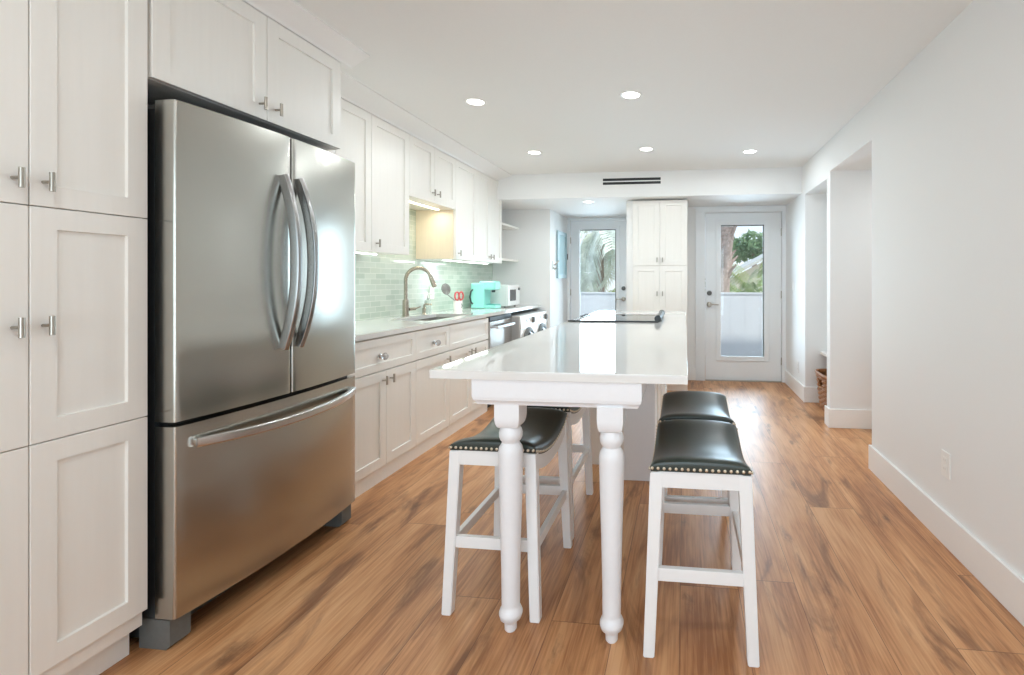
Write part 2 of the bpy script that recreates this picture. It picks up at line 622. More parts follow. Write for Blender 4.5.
# living room end behind the camera, with its wide glass doors
lr = B()
lr.box(WL, -2.35, YB - 0.12, YB, 0, ZC)
lr.box(-2.35, XR, YB - 0.12, YB, 2.25, ZC)
lr.build('wall_living_room', M['wall'], kind='structure')
sd = B()
for x in (-2.35, -1.19, -0.03, 1.13):
    sd.box(x, x + 0.06, YB - 0.1, YB - 0.04, 0.0, 2.25)
sd.box(-2.35, XR, YB - 0.1, YB - 0.04, 2.19, 2.25)
sd.box(-2.35, XR, YB - 0.1, YB - 0.04, 0.0, 0.06)
sdo = sd.build('window_1', M['trim'], kind='structure')
B().box(-2.3, 1.15, YB - 0.075, YB - 0.069, 0.05, 2.2).build('window_pane', M['pane'], sdo)

# baseboards
BH, BT = 0.155, 0.016


def base_run(name, segs):
    b = B()
    for x0, x1, y0, y1 in segs:
        b.box(x0, x1, y0, y1, 0, BH, 0.003)
    return b.build(name, M['trim'], kind='structure')


base_run('baseboard_right', [(XR - BT, XR, YB, 3.40 + BT), (XR, 3.2, 3.40, 3.40 + BT)])
base_run('baseboard_passage', [(XR - BT, 3.2, 4.33 - BT, 4.33), (XR - BT, XR, 4.33, 4.43 + BT)])
base_run('baseboard_nook', [(XR - BT, 1.85, 5.20 - BT, 5.20), (XR - BT, XR, 5.20, 6.157), (1.85 - BT, 1.85, 4.43, 5.2 - BT)])
base_run('baseboard_back', [(0.03, 0.131, 6.18 - BT, 6.18)])
base_run('baseboard_hall', [(-1.687, -1.687 + BT, 6.15, 7.10), (-0.671, -0.655, 5.62, 7.10)])


def door(name, y, x0, x1, ztop, g, bead, lock_x, lock_z, lever_dir, casing, hinge_x):
    b = B()
    gx0, gx1, gz0, gz1 = g
    b.box(x0, gx0, y + 0.012, y + 0.056, 0.012, ztop)
    b.box(gx1, x1, y + 0.012, y + 0.056, 0.012, ztop)
    b.box(gx0, gx1, y + 0.012, y + 0.056, 0.012, gz0)
    b.box(gx0, gx1, y + 0.012, y + 0.056, gz1, ztop)
    d = b.build(name, M['door_paint'], kind='structure')
    bx0, bx1, bz0, bz1 = bead
    f = B()
    t = 0.012
    for a, c in (((bx0, gx0 + 0.006), (bz0, bz1)), ((gx1 - 0.006, bx1), (bz0, bz1)), ((gx0 + 0.006, gx1 - 0.006), (bz0, gz0 + 0.006)), ((gx0 + 0.006, gx1 - 0.006), (gz1 - 0.006, bz1))):
        f.box(a[0], a[1], y - 0.004, y + 0.0125, c[0], c[1], 0.004)
    f.build('glazing_bead', M['door_paint'], d)
    B().box(gx0, gx1, y + 0.030, y + 0.036, gz0, gz1).build('window_pane', M['pane'], d)
    gk = B()
    gk.box(gx0, gx1, y + 0.014, y + 0.029, gz1 - 0.02, gz1 - 0.006)
    gk.box(gx1 - 0.02, gx1 - 0.007, y + 0.014, y + 0.029, gz0 + 0.006, gz1 - 0.02)
    gk.build('glazing_gasket', M['fgrey'], d)
    lk = B()
    lk.lathe([(0.030, 0.012), (0.030, 0.0), (0.024, -0.012), (0.012, -0.016), (0.012, -0.024), (0.0001, -0.024)], (lock_x, y, lock_z[0]), 'y', 24)
    lk.box(lock_x - 0.004, lock_x + 0.004, y - 0.034, y - 0.022, lock_z[0] - 0.016, lock_z[0] + 0.016, 0.002)
    lk.build('deadbolt', M['fgrey'], d)
    lv = B()
    lv.lathe([(0.032, 0.012), (0.032, 0.0), (0.027, -0.010), (0.014, -0.014), (0.012, -0.05), (0.0001, -0.05)], (lock_x, y, lock_z[1]), 'y', 24)
    lv.tube([(lock_x, y - 0.045, lock_z[1]), (lock_x + lever_dir * 0.04, y - 0.048, lock_z[1] + 0.002), (lock_x + lever_dir * 0.11, y - 0.045, lock_z[1] - 0.002)], [0.009, 0.008, 0.007])
    lv.build('lever_handle', M['nickel'], d)
    for z in (0.25, 1.05, 1.8):
        if z < ztop:
            B().lathe([(0.006, -0.045), (0.008, -0.045), (0.008, 0.045), (0.006, 0.045)], (hinge_x, y + 0.004, z), 'z', 12).build('hinge', M['nickel'], d)
    c = B()
    for q in casing:
        c.box(*q, 0.003)
    c.build('casing', M['door_paint'], d)
    th = B().box(x0, x1, y - 0.02, y + 0.14, 0.0, 0.012, 0.003)
    th.build('threshold', M['nickel'], d)
    return d


door('door_1', 6.18, 0.251, 1.15, 2.04, (0.43, 0.955, 0.295, 1.90), (0.377, 1.006, 0.245, 1.955), 0.297, (1.067, 0.928), 1,
     [(0.131, 0.245, 6.158, 6.18, 0, 2.05), (1.155, 1.20, 6.158, 6.18, 0, 2.05), (0.131, 1.20, 6.156, 6.18, 2.05, 2.10), (0.115, 1.20, 6.15, 6.18, 2.10, 2.118)], 1.152)
door('door_2', 7.10, -1.64, -0.81, 2.085, (-1.512, -0.972, 0.29, 1.962), (-1.56, -0.924, 0.24, 2.01), -0.871, (1.107, 0.955), -1,
     [(-1.687, -1.648, 7.082, 7.10, 0, 2.095), (-0.802, -0.75, 7.082, 7.10, 0, 2.095), (-1.687, -0.75, 7.082, 7.10, 2.095, 2.118)], -1.645)

# crown mouldings
def crown(name, xf, y0, y1, ret_end=True, ret_wall=None):
    b = B()
    z0, z1 = 2.325, ZC
    pr = 0.105 if xf > -1.9 else 0.155
    prof = [(xf - 0.03, z0), (xf + 0.006, z0), (xf + 0.012, z0 + 0.008), (xf + 0.02, z0 + 0.012), (xf + pr * 0.45, z0 + 0.028), (xf + pr * 0.8, z0 + 0.048), (xf + pr - 0.008, z0 + 0.054), (xf + pr, z0 + 0.058), (xf + pr, z1), (xf - 0.03, z1)]
    b.prism(prof, 'y', y0, y1)
    b.build(name, M['trim'], kind='structure')


crown('trim_1', -1.73, 0.2, 2.42)
crown('trim_2', -2.06, 2.42, 5.35)

# ------------------------------------------------------------------ cabinets
def tbar(face, pos, a, z, parent, length=0.052):
    """small T shaped pull with a vertical bar"""
    b = B()
    if face == '+x':
        b.lathe([(0.0055, -0.004), (0.0045, 0.0), (0.0045, 0.026)], (pos, a, z), 'x', 12)
        b.lathe([(0.0001, -length / 2), (0.0062, -length / 2), (0.0062, length / 2), (0.0001, length / 2)], (pos + 0.029, a, z), 'z', 14)
    else:
        b.lathe([(0.0045, -0.026), (0.0045, 0.0), (0.0055, 0.004)], (a, pos, z), 'y', 12)
        b.lathe([(0.0001, -length / 2), (0.0062, -length / 2), (0.0062, length / 2), (0.0001, length / 2)], (a, pos - 0.029, z), 'z', 14)
    return b.build('handle', M['nickel'], parent)


def crystal(pos, a, z, parent):
    b = B()
    b.lathe([(0.0001, 0.050), (0.012, 0.049), (0.021, 0.040), (0.022, 0.032), (0.014, 0.018), (0.010, 0.013)], (pos, a, z), 'x', 10)
    k = b.build('knob', M['crystal'], parent, smooth=False)
    B().lathe([(0.017, 0.0), (0.016, 0.004), (0.009, 0.007), (0.009, 0.016)], (pos, a, z), 'x', 18).build('collar', M['chrome'], k)


G = 0.0015
# tall pantry beside the refrigerator
XP = -1.73
pan = thing('tall_pantry_cabinet', 'tall white pantry cabinet of stacked shaker doors beside the steel refrigerator', 'cabinet', (-2.1, 1.13, 0))
B().box(WL + 0.003, XP - 0.022, 0.834, 1.426, 0.10, 2.325).build('body', M['cabinet'], pan)
B().box(WL + 0.003, -1.80, 0.834, 1.426, 0.0, 0.10).build('toe_kick', M['cabinet'], pan)
for a0, a1, h in ((0.834, 1.130, 1.096), (1.130, 1.427, 1.159)):
    for z0, z1, hz in ((0.153, 0.780, None), (0.780, 1.420, 1.098), (1.420, 2.322, 1.487)):
        d = B().shaker('+x', XP, a0 + G, a1 - G, z0 + G, z1 - G).build('door', M['cabinet'], pan)
        if hz:
            tbar('+x', XP, h, hz, d)
# second pantry, nearer than the frame edge shows
pan2 = thing('tall_pantry_cabinet', 'white tall cabinet side by side with the pantry at the photo edge', 'cabinet', (-2.1, 0.53, 0))
B().box(WL + 0.003, XP - 0.022, 0.236, 0.832, 0.10, 2.325).build('body', M['cabinet'], pan2)
B().box(WL + 0.003, -1.80, 0.236, 0.832, 0.0, 0.10).build('toe_kick', M['cabinet'], pan2)
for a0, a1 in ((0.236, 0.534), (0.534, 0.832)):
    for z0, z1 in ((0.153, 0.780), (0.780, 1.420), (1.420, 2.322)):
        B().shaker('+x', XP, a0 + G, a1 - G, z0 + G, z1 - G).build('door', M['cabinet'], pan2)

# cabinet above the refrigerator
oc = thing('refrigerator_cabinet', 'deep white two door cabinet mounted above the steel refrigerator', 'cabinet', (-2.1, 1.9, 1.88))
b = B()
b.box(WL + 0.02, XP - 0.022, 1.432, 2.350, 1.885, 2.325)
b.build('body', M['cabinet'], oc)
for a0, a1, h in ((1.437, 1.893, 1.855), (1.893, 2.345, 1.935)):
    d = B().shaker('+x', XP, a0 + G, a1 - G, 1.886, 2.322).build('door', M['cabinet'], oc)
    tbar('+x', XP, h, 1.945, d)
B().box(WL + 0.02, -1.84, 2.370, 2.392, 0.0, 1.884).build('side_panel', M['cabinet'], oc)

# upper cabinets
XU = -2.06
ZU0, ZU1 = 1.415, 2.325


def upper(label, y0, y1, z0, doors, side=None):
    t = thing('upper_cabinet', label, 'cabinet', (-2.25, (y0 + y1) / 2, z0), 'white upper cabinets above the sink run')
    B().box(WL + 0.009, XU - 0.021, y0 + 0.001, y1 - 0.001, z0, ZU1).build('body', M['cabinet'], t)
    for a0, a1, h in doors:
        d = B().shaker('+x', XU, a0 + G, a1 - G, z0 - 0.003, ZU1 - 0.003).build('door', M['cabinet'], t)
        if h:
            tbar('+x', XU, h, z0 + 0.055, d)
    if side is not None:
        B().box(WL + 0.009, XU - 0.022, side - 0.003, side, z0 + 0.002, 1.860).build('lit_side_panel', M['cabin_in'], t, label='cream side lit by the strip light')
    return t


upper('white upper cabinet half hidden behind the steel refrigerator', 2.40, 3.087, ZU0, [(2.40, 2.744, None), (2.744, 3.087, None)])
upper('white single door upper cabinet left of the tiled gap over the sink', 3.087, 3.545, ZU0, [(3.087, 3.545, 3.135)])
sm = upper('short white two door upper cabinet over the gap above the faucet', 3.545, 4.312, 1.885, [(3.545, 3.928, 3.885), (3.928, 4.312, 3.972)])
B().box(WL + 0.009, XU - 0.002, 3.548, 4.309, 1.862, 1.882).build('light_valance', M['cabinet'], sm)
upper('white single door upper cabinet with a cream lit side right of the gap', 4.312, 4.773, ZU0, [(4.312, 4.773, 4.36)], side=4.3128)
upper('white two door upper cabinet next to the open corner shelves', 4.773, 5.465, ZU0, [(4.773, 5.119, 5.08), (5.119, 5.465, 5.16)])

for k, (z, lab) in enumerate(((1.467, 'lower white corner shelf on the left wall over the microwave'), (1.88, 'upper white corner shelf on the left wall below the soffit'))):
    t = B()
    pts = [(WL + 0.001, 5.47), (-2.16, 5.47), (-2.115, 5.49), (-2.10, 5.53), (-2.10, 6.148), (WL + 0.001, 6.148)]
    t.prism(pts, 'z', z - 0.012, z + 0.012)
    s = t.build('corner_shelf', M['cabinet'])
    s['label'] = lab
    s['category'] = 'shelf'
    s['group'] = 'open corner shelves'

# under cabinet lights
def strip(label, y0, y1, z, power, x=-2.20, warm=True):
    t = thing('strip_light', label, 'light', (x, (y0 + y1) / 2, z), 'under cabinet strip lights')
    B().box(x - 0.02, x + 0.02, y0, y1, z - 0.006, z, 0.002).build('housing', M['white_plastic'], t)
    B().box(x - 0.014, x + 0.014, y0 + 0.01, y1 - 0.01, z - 0.011, z - 0.006).build('lens', M['led_warm' if warm else 'led_cool'], t)
    area('strip_lamp', (x, (y0 + y1) / 2, z - 0.016), (0, 0, -1), 0.03, y1 - y0 - 0.02, power, (1.0, 0.92, 0.76) if warm else (0.97, 1.0, 0.95), t)


strip('strip light under the upper cabinets close to the refrigerator', 2.55, 3.35, ZU0, 1.0, warm=False)
strip('warm strip light under the short cabinet in the gap', 3.60, 4.26, 1.862, 1.5)
strip('strip light under the single door cabinet right of the gap', 4.36, 4.74, ZU0, 1.5, warm=False)
strip('strip light under the two door cabinet over the coffee maker', 4.82, 5.38, ZU0, 0.9, warm=False)

# base cabinets
XB = -1.82


def base_cab(label, y0, y1, drawer, doors):
    t = thing('base_cabinet', label, 'cabinet', (-2.15, (y0 + y1) / 2, 0), 'white base cabinets of the sink run')
    if drawer == 'sink':
        b = B()
        b.box(WL + 0.003, XB - 0.022, y0 + 0.001, y1 - 0.001, 0.09, 0.62)
        b.box(XB - 0.045, XB - 0.022, y0 + 0.001, y1 - 0.001, 0.62, 0.884)
        b.build('body', M['cabinet'], t)
    else:
        B().box(WL + 0.003, XB - 0.022, y0 + 0.001, y1 - 0.001, 0.09, 0.884).build('body', M['cabinet'], t)
    B().box(WL + 0.003, XB - 0.012, y0 + 0.001, y1 - 0.001, 0.0, 0.09).build('toe_kick', M['cabinet'], t)
    d = B().shaker('+x', XB, y0 + G, y1 - G, 0.676, 0.872, rail=0.045).build('drawer' if drawer != 'sink' else 'false_drawer_front', M['cabinet'], t)
    if drawer == 'knob':
        crystal(XB, (y0 + y1) / 2, 0.765, d)
    for a0, a1, h in doors:
        dd = B().shaker('+x', XB, a0 + G, a1 - G, 0.092, 0.668).build('door', M['cabinet'], t)
        tbar('+x', XB, h, 0.615, dd)
    return t


base_cab('wide white base cabinet with a crystal knob drawer next to the refrigerator', 2.40, 3.216, 'knob', [(2.53, 2.873, 2.835), (2.873, 3.216, 2.911)])
base_cab('narrow single door base cabinet with a crystal knob drawer', 3.216, 3.702, 'knob', [(3.216, 3.702, 3.66)])
base_cab('white sink base cabinet with a plain drawer front beside the dishwasher', 3.702, 4.486, 'sink', [(3.702, 4.094, 4.055), (4.094, 4.486, 4.133)])

# worktop with the sink cut out
SX0, SX1, SY0, SY1 = -2.27, -1.93, 3.60, 4.36
ct = B()
XE = -1.805
for x0, x1, y0, y1 in ((WL + 0.009, XE, 2.40, SY0), (WL + 0.009, XE, SY1, 6.148), (WL + 0.009, SX0, SY0, SY1), (SX1, XE, SY0, SY1)):
    ct.box(x0, x1, y0, y1, 0.8845, 0.914)
ct = ct.build('countertop', M['quartz'])
ct['label'] = 'long white quartz countertop of the sink run along the tiled wall'
ct['category'] = 'countertop'
sk = thing('undermount_sink', 'stainless undermount sink set into the white countertop', 'sink', (-2.1, 3.98, 0.70))
b = B()
t_ = 0.004
b.box(SX0 - t_, SX1 + t_, SY0 - t_, SY1 + t_, 0.694, 0.698)
b.box(SX0 - t_, SX0, SY0, SY1, 0.698, 0.8842)
b.box(SX1, SX1 + t_, SY0, SY1, 0.698, 0.8842)
b.box(SX0 - t_, SX1 + t_, SY0 - t_, SY0, 0.698, 0.8842)
b.box(SX0 - t_, SX1 + t_, SY1, SY1 + t_, 0.698, 0.8842)
b.build('basin', M['steel_h'], sk)
B().lathe([(0.045, 0.0), (0.045, 0.003), (0.03, 0.003), (0.028, 0.001), (0.0001, 0.001)], (-2.1, 3.98, 0.698)).build('drain', M['chrome'], sk)

# faucet
fx, fy = -2.345, 3.98
fa = thing('kitchen_faucet', 'tall brushed gooseneck kitchen faucet standing behind the sink', 'faucet', (fx, fy, 0.914))
B().lathe([(0.031, 0.0), (0.031, 0.006), (0.027, 0.012), (0.026, 0.135), (0.020, 0.145), (0.0001, 0.145)], (fx, fy, 0.914)).build('base', M['faucet'], fa)
pts = [(fx, fy, 1.05)]
dx, dy = 0.92, 0.39
n_ = 22
rad = 0.100
for i in range(n_ + 1):
    a = PI - (PI * 0.90) * i / n_
    h = rad + rad * math.cos(a)
    pts.append((fx + dx * h, fy + dy * h, 1.225 + rad * math.sin(a) * 1.02))
B().tube(pts, 0.0155, 16).build('gooseneck', M['faucet'], fa)
e0 = Vector(pts[-1])
dirv = (Vector(pts[-1]) - Vector(pts[-2])).normalized()
B().tube([e0 - dirv * 0.005, e0 + dirv * 0.02, e0 + dirv * 0.095, e0 + dirv * 0.10], [0.0165, 0.0195, 0.0205, 0.015], 16).build('spray_head', M['faucet'], fa)
b = B()
b.tube([(fx + 0.02, fy + 0.02, 0.975), (fx + 0.05, fy + 0.065, 0.978)], 0.013, 12)
b.tube([(fx + 0.048, fy + 0.062, 0.978), (fx + 0.085, fy + 0.085, 0.995)], [0.006, 0.005], 10)
b.build('lever', M['faucet'], fa)

sdp = thing('soap_pump', 'small metal soap dispenser pump between the faucet and the crock', 'soap dispenser', (-2.345, 4.28, 0.914))
B().lathe([(0.022, 0), (0.022, 0.004), (0.017, 0.008), (0.017, 0.055), (0.012, 0.06), (0.0001, 0.06)], (-2.345, 4.28, 0.914), seg=20).build('collar', M['faucet'], sdp)
B().tube([(-2.345, 4.28, 0.97), (-2.345, 4.28, 1.0), (-2.335, 4.285, 1.008), (-2.28, 4.30, 1.0)], [0.008, 0.008, 0.008, 0.006], 10).build('spout', M['faucet'], sdp)

# clear soap bottle
sb = thing('soap_bottle', 'clear soap bottle with a white pump standing by the backsplash', 'bottle', (-2.385, 4.42, 0.914))
B().lathe([(0.03, 0.0), (0.032, 0.004), (0.032, 0.10), (0.028, 0.118), (0.012, 0.13), (0.012, 0.142), (0.0001, 0.142)], (-2.385, 4.42, 0.914), seg=20).build('bottle_body', M['soapglass'], sb)
B().tube([(-2.385, 4.42, 1.05), (-2.385, 4.42, 1.085), (-2.375, 4.425, 1.092), (-2.335, 4.43, 1.088)], [0.012, 0.006, 0.006, 0.005], 10).build('pump', M['white_plastic'], sb)

# utensil crock
cx, cy = -2.30, 4.87
ck = thing('utensil_crock', 'small white square edged crock on the countertop holding utensils', 'crock', (cx, cy, 0.914))
B().lathe([(0.040, 0.0), (0.044, 0.004), (0.046, 0.10), (0.043, 0.10), (0.041, 0.008), (0.0001, 0.008)], (cx, cy, 0.914), seg=24).build('pot', M['ceramic'], ck)
B().tube([(cx + 0.043, cy - 0.018, 0.985), (cx + 0.048, cy - 0.005, 0.96), (cx + 0.044, cy - 0.022, 0.945)], 0.004, 8).build('printed_mark', M['grey_soft'], ck)
sci = thing('scissors', 'scissors with red loop handles standing in the white crock', 'scissors', (cx, cy, 0.93))
for s in (-1, 1):
    b = B()
    c0 = Vector((cx + 0.01 + s * 0.008, cy + s * 0.030, 1.062))
    ring = []
    for i in range(17):
        a = 2 * PI * i / 16
        ring.append(c0 + Vector((0.010 * math.cos(a), 0.026 * math.cos(a), 0.040 * math.sin(a))))
    b.tube(ring, 0.008, 8)
    b.tube([c0 + Vector((0, -s * 0.004, -0.038)), (cx + 0.01, cy, 0.985)], 0.007, 8)
    b.build('loop_handle', M['red'], sci)
b = B()
b.beam((cx + 0.01, cy + 0.006, 0.99), (cx + 0.006, cy - 0.006, 0.93), 0.012, 0.002)
b.build('blade', M['chrome'], sci)
b = B()
b.beam((cx + 0.013, cy - 0.006, 0.99), (cx + 0.016, cy + 0.006, 0.93), 0.012, 0.002)
b.build('blade', M['chrome'], sci)
sp_ = thing('slotted_skimmer', 'grey round slotted skimmer leaning out of the white crock', 'utensil', (cx, cy, 0.93))
b = B()
pc = Vector((cx - 0.045, cy - 0.17, 1.135))
ax1 = Vector((0.25, 0.95, 0.0)).normalized()
ax2 = Vector((0.1, -0.45, 0.9)).normalized()
nv = ax1.cross(ax2).normalized()
for rr in (0.058, 0.043, 0.029, 0.014):
    b.tube([pc + (ax1 * math.cos(2 * PI * i / 20) + ax2 * math.sin(2 * PI * i / 20)) * rr for i in range(21)], 0.0055, 8)
for i in range(5):
    a = PI * i / 5
    w = (ax1 * math.cos(a) + ax2 * math.sin(a)) * 0.058
    b.tube([pc - w, pc + w], 0.004, 6)
b.build('slotted_head', M['grey_soft'], sp_)
B().tube([pc - ax2 * 0.055, Vector((cx - 0.012, cy - 0.01, 1.0)), Vector((cx - 0.005, cy + 0.01, 0.935))], 0.005, 8).build('handle', M['grey_soft'], sp_)

# outlet plates
def plate(label, face, x, y, z, w=0.075, h=0.118, switch=False, grp='wall outlets and switches'):
    t = thing('switch_plate' if switch else 'outlet_plate', label, 'light switch' if switch else 'outlet', (x, y, z), grp)
    s = 1 if face == '+x' else -1
    B().box(min(x, x + s * 0.006), max(x, x + s * 0.006), y - w / 2, y + w / 2, z - h / 2, z + h / 2, 0.002).build('plate', M['white_plastic'], t)
    b = B()
    if switch:
        b.box(min(x + s * 0.006, x + s * 0.011), max(x + s * 0.006, x + s * 0.011), y - 0.017, y + 0.017, z - 0.033, z + 0.033, 0.002)
        b.build('rocker', M['white_plastic'], t)
    else:
        for dz in (-0.02, 0.02):
            b = B()
            b.box(min(x + s * 0.006, x + s * 0.009), max(x + s * 0.006, x + s * 0.009), y - 0.017, y + 0.017, z + dz - 0.014, z + dz + 0.014, 0.002)
            so = b.build('socket', M['white_plastic'], t)
            for dy_ in (-0.006, 0.006):
                B().box(min(x + s * 0.009, x + s * 0.0095), max(x + s * 0.009, x + s * 0.0095), y + dy_ - 0.001, y + dy_ + 0.001, z + dz - 0.003, z + dz + 0.006).build('slot', M['appl_side'], so)
    return t


plate('white outlet on the long right wall above the baseboard', '-x', XR, 2.47, 0.37)
plate('white outlet low on the short wall beside the entry door', '-x', XR, 5.52, 0.30)
plate('white switch on the short wall beside the entry door', '-x', XR, 5.75, 1.15, switch=True)
plate('white outlet on the green tile behind the sink', '+x', WL + 0.008, 4.60, 1.10, w=0.075, h=0.12)

# coffee maker
mx, my = -2.20, 5.28
cm = thing('coffee_maker', 'turquoise pod coffee maker on the countertop beside the microwave', 'coffee maker', (mx, my, 0.914))
b = B()
b.box(-2.325, -2.165, 5.22, 5.40, 0.914, 1.192, 0.018, 4)
b.build('body', M['teal'], cm)
b = B()
b.box(-2.235, -2.045, 5.225, 5.395, 1.115, 1.215, 0.022, 4)
b.build('brew_head', M['teal'], cm)
B().box(-2.17, -2.04, 5.225, 5.395, 0.914, 0.955, 0.010, 3).build('drip_base', M['teal'], cm)
B().box(-2.15, -2.045, 5.225, 5.375, 0.9555, 0.960, 0.002).build('drip_tray', M['teal_dark'], cm)
B().lathe([(0.018, 1.09), (0.022, 1.116)], (-2.095, 5.30, 0)).build('nozzle', M['dark'], cm)
B().tube([(-2.30, 5.221, 1.12), (-2.305, 5.190, 1.10), (-2.31, 5.175, 1.04), (-2.305, 5.190, 0.985), (-2.30, 5.221, 0.965)], 0.008, 8).build('tank_handle', M['black'], cm)

# microwave
mw = thing('microwave_oven', 'small white microwave on the countertop under the corner shelves', 'microwave', (-2.17, 5.67, 0.914))
B().box(-2.36, -2.0, 5.46, 5.88, 0.926, 1.17, 0.008).build('body', M['appl'], mw)
d = B().box(-2.0, -1.985, 5.465, 5.775, 0.932, 1.164, 0.005).build('door', M['appl'], mw)
B().box(-1.985, -1.983, 5.52, 5.72, 0.985, 1.115, 0.001).build('door_window', M['screen'], d)
B().box(-2.0, -1.988, 5.779, 5.876, 0.932, 1.164, 0.004).build('control_panel', M['appl'], mw)
B().lathe([(0.018, 0.0), (0.017, 0.014), (0.0001, 0.014)], (-1.988, 5.828, 1.12), 'x', 18).build('dial', M['fgrey'], mw)
for y in (5.50, 5.84):
    for x in (-2.32, -2.04):
        B().lathe([(0.012, 0.914), (0.012, 0.927)], (x, y, 0), seg=10).build('foot', M['black'], mw)

# dishwasher
dw = thing('dishwasher', 'stainless dishwasher built in under the countertop by the sink cabinet', 'dishwasher', (-2.1, 4.79, 0))
B().box(WL + 0.02, XB - 0.02, 4.492, 5.085, 0.09, 0.878).build('body', M['dark'], dw)
B().box(XB - 0.08, XB - 0.055, 4.492, 5.085, 0.0, 0.09).build('toe_panel', M['black'], dw)
B().box(XB - 0.02, XB + 0.012, 4.497, 5.08, 0.10, 0.83, 0.004).build('door', M['steel_h'], dw)
B().box(XB - 0.02, XB + 0.008, 4.497, 5.08, 0.834, 0.876, 0.003).build('control_strip', M['black'], dw)
b = B()
b.tube([(XB + 0.06, 4.55, 0.775), (XB + 0.06, 5.03, 0.775)], 0.0, 12, flat=(0.010, 0.014))
b.box(XB + 0.010, XB + 0.06, 4.56, 4.58, 0.765, 0.785)
b.box(XB + 0.010, XB + 0.06, 5.0, 5.02, 0.765, 0.785)
b.build('bar_handle', M['steel_h'], dw)

# washing machines
def washer(label, y0, y1):
    t = thing('washing_machine', label, 'washing machine', (-2.1, (y0 + y1) / 2, 0), 'front loading machines under the countertop')
    xf = -1.72
    B().box(-2.40, xf - 0.02, y0, y1, 0.02, 0.842, 0.006).build('cabinet', M['appl_side'], t)
    B().box(xf - 0.02, xf, y0, y1, 0.03, 0.70, 0.008, 3).build('front_panel', M['appl'], t)
    c = B()
    c.prism([(xf - 0.02, 0.702), (xf + 0.004, 0.702), (xf - 0.004, 0.835), (xf - 0.02, 0.842)], 'y', y0, y1)
    cp = c.build('control_panel', M['appl'], t)
    yc = (y0 + y1) / 2
    B().box(xf - 0.004, xf + 0.003, yc - 0.06, yc + 0.03, 0.765, 0.80, 0.001).build('display', M['screen'], cp)
    B().lathe([(0.034, -0.004), (0.032, 0.022), (0.026, 0.026), (0.0001, 0.026)], (xf, y1 - 0.10, 0.775), 'x', 24).build('dial', M['fgrey'], cp)
    d = B().lathe([(0.205, 0.0), (0.205, 0.012), (0.19, 0.026), (0.165, 0.030), (0.16, 0.018)], (xf, yc, 0.50), 'x', 40).build('door', M['fgrey'], t)
    B().lathe([(0.162, 0.018), (0.14, 0.034), (0.07, 0.046), (0.0001, 0.05)], (xf, yc, 0.50), 'x', 40).build('door_glass', M['screen'], d)
    for y in (y0 + 0.05, y1 - 0.05):
        for x in (-2.34, -1.80):
            B().lathe([(0.022, 0.0), (0.022, 0.022)], (x, y, 0), seg=12).build('foot', M['black'], t)


washer('white front loading washing machine next to the dishwasher', 5.115, 5.625)
washer('white front loading machine in the corner against the end wall', 5.632, 6.14)

# ------------------------------------------------------------------ refrigerator
FY0, FY1 = 1.452, 2.362
XF = -1.662
fr = thing('refrigerator', 'large stainless french door refrigerator with a bottom freezer drawer', 'refrigerator', (-2.05, 1.9, 0))
B().box(-2.40, -1.745, FY0 + 0.008, FY1 - 0.008, 0.03, 1.79).build('body', M['dark'], fr)


def bow(y):
    u = (y - (FY0 + FY1) / 2) / ((FY1 - FY0) / 2)
    return XF + 0.034 * (1 - u * u)


def fdoor(name, y0, y1, z0, z1):
    n = 22
    pts = [(-1.735, y0)]
    rnd_ = 0.010
    for i in range(n + 1):
        y = y0 + (y1 - y0) * i / n
        k = min(y - y0, y1 - y)
        x = bow(y)
        if k < rnd_:
            x -= rnd_ - math.sqrt(max(0, rnd_ ** 2 - (rnd_ - k) ** 2))
        pts.append((x, y))
    for yy in (y0 + 0.003, y0 + 0.007, y1 - 0.003, y1 - 0.007):
        k = min(yy - y0, y1 - yy)
        pts.append((bow(yy) - rnd_ + math.sqrt(rnd_ ** 2 - (rnd_ - k) ** 2), yy))
    pts = [pts[0]] + sorted(pts[1:], key=lambda p: p[1]) + [(-1.735, y1)]
    b = B()
    b.prism(pts, 'z', z0, z1)
    return b.build(name, M['steel'], fr)


YM = 1.905
d1 = fdoor('door', FY0, YM - 0.003, 0.753, 1.815)
d2 = fdoor('door', YM + 0.003, FY1, 0.753, 1.815)
dr = fdoor('freezer_drawer', FY0, FY1, 0.105, 0.737)
B().box(-1.745, -1.735, FY0 + 0.02, FY1 - 0.02, 0.09, 1.80).build('door_gasket', M['black'], fr)
B().box(-1.735, -1.70, FY0 + 0.012, FY1 - 0.012, 0.738, 0.752).build('door_gap_strip', M['black'], fr)  # black strip filling the gap between upper doors and freezer drawer


def vhandle(y, parent, lean):
    n = 26
    pts = []
    for i in range(n + 1):
        s = i / n
        u = 2 * s - 1
        z = 0.945 + 0.70 * s
        x = bow(y) + 0.006 + 0.064 * (1 - abs(u) ** 2.2)
        pts.append((x, y + lean * (1 - u * u) * 0.006, z))
    b = B()
    b.tube(pts, 0, 16, flat=(0.021, 0.012))
    h = b.build('handle', M['steel_dark'], parent)
    for z in (0.955, 1.635):
        B().box(bow(y) - 0.004, bow(y) + 0.012, y - 0.012, y + 0.012, z - 0.012, z + 0.012, 0.003).build('handle_mount', M['steel_dark'], h)


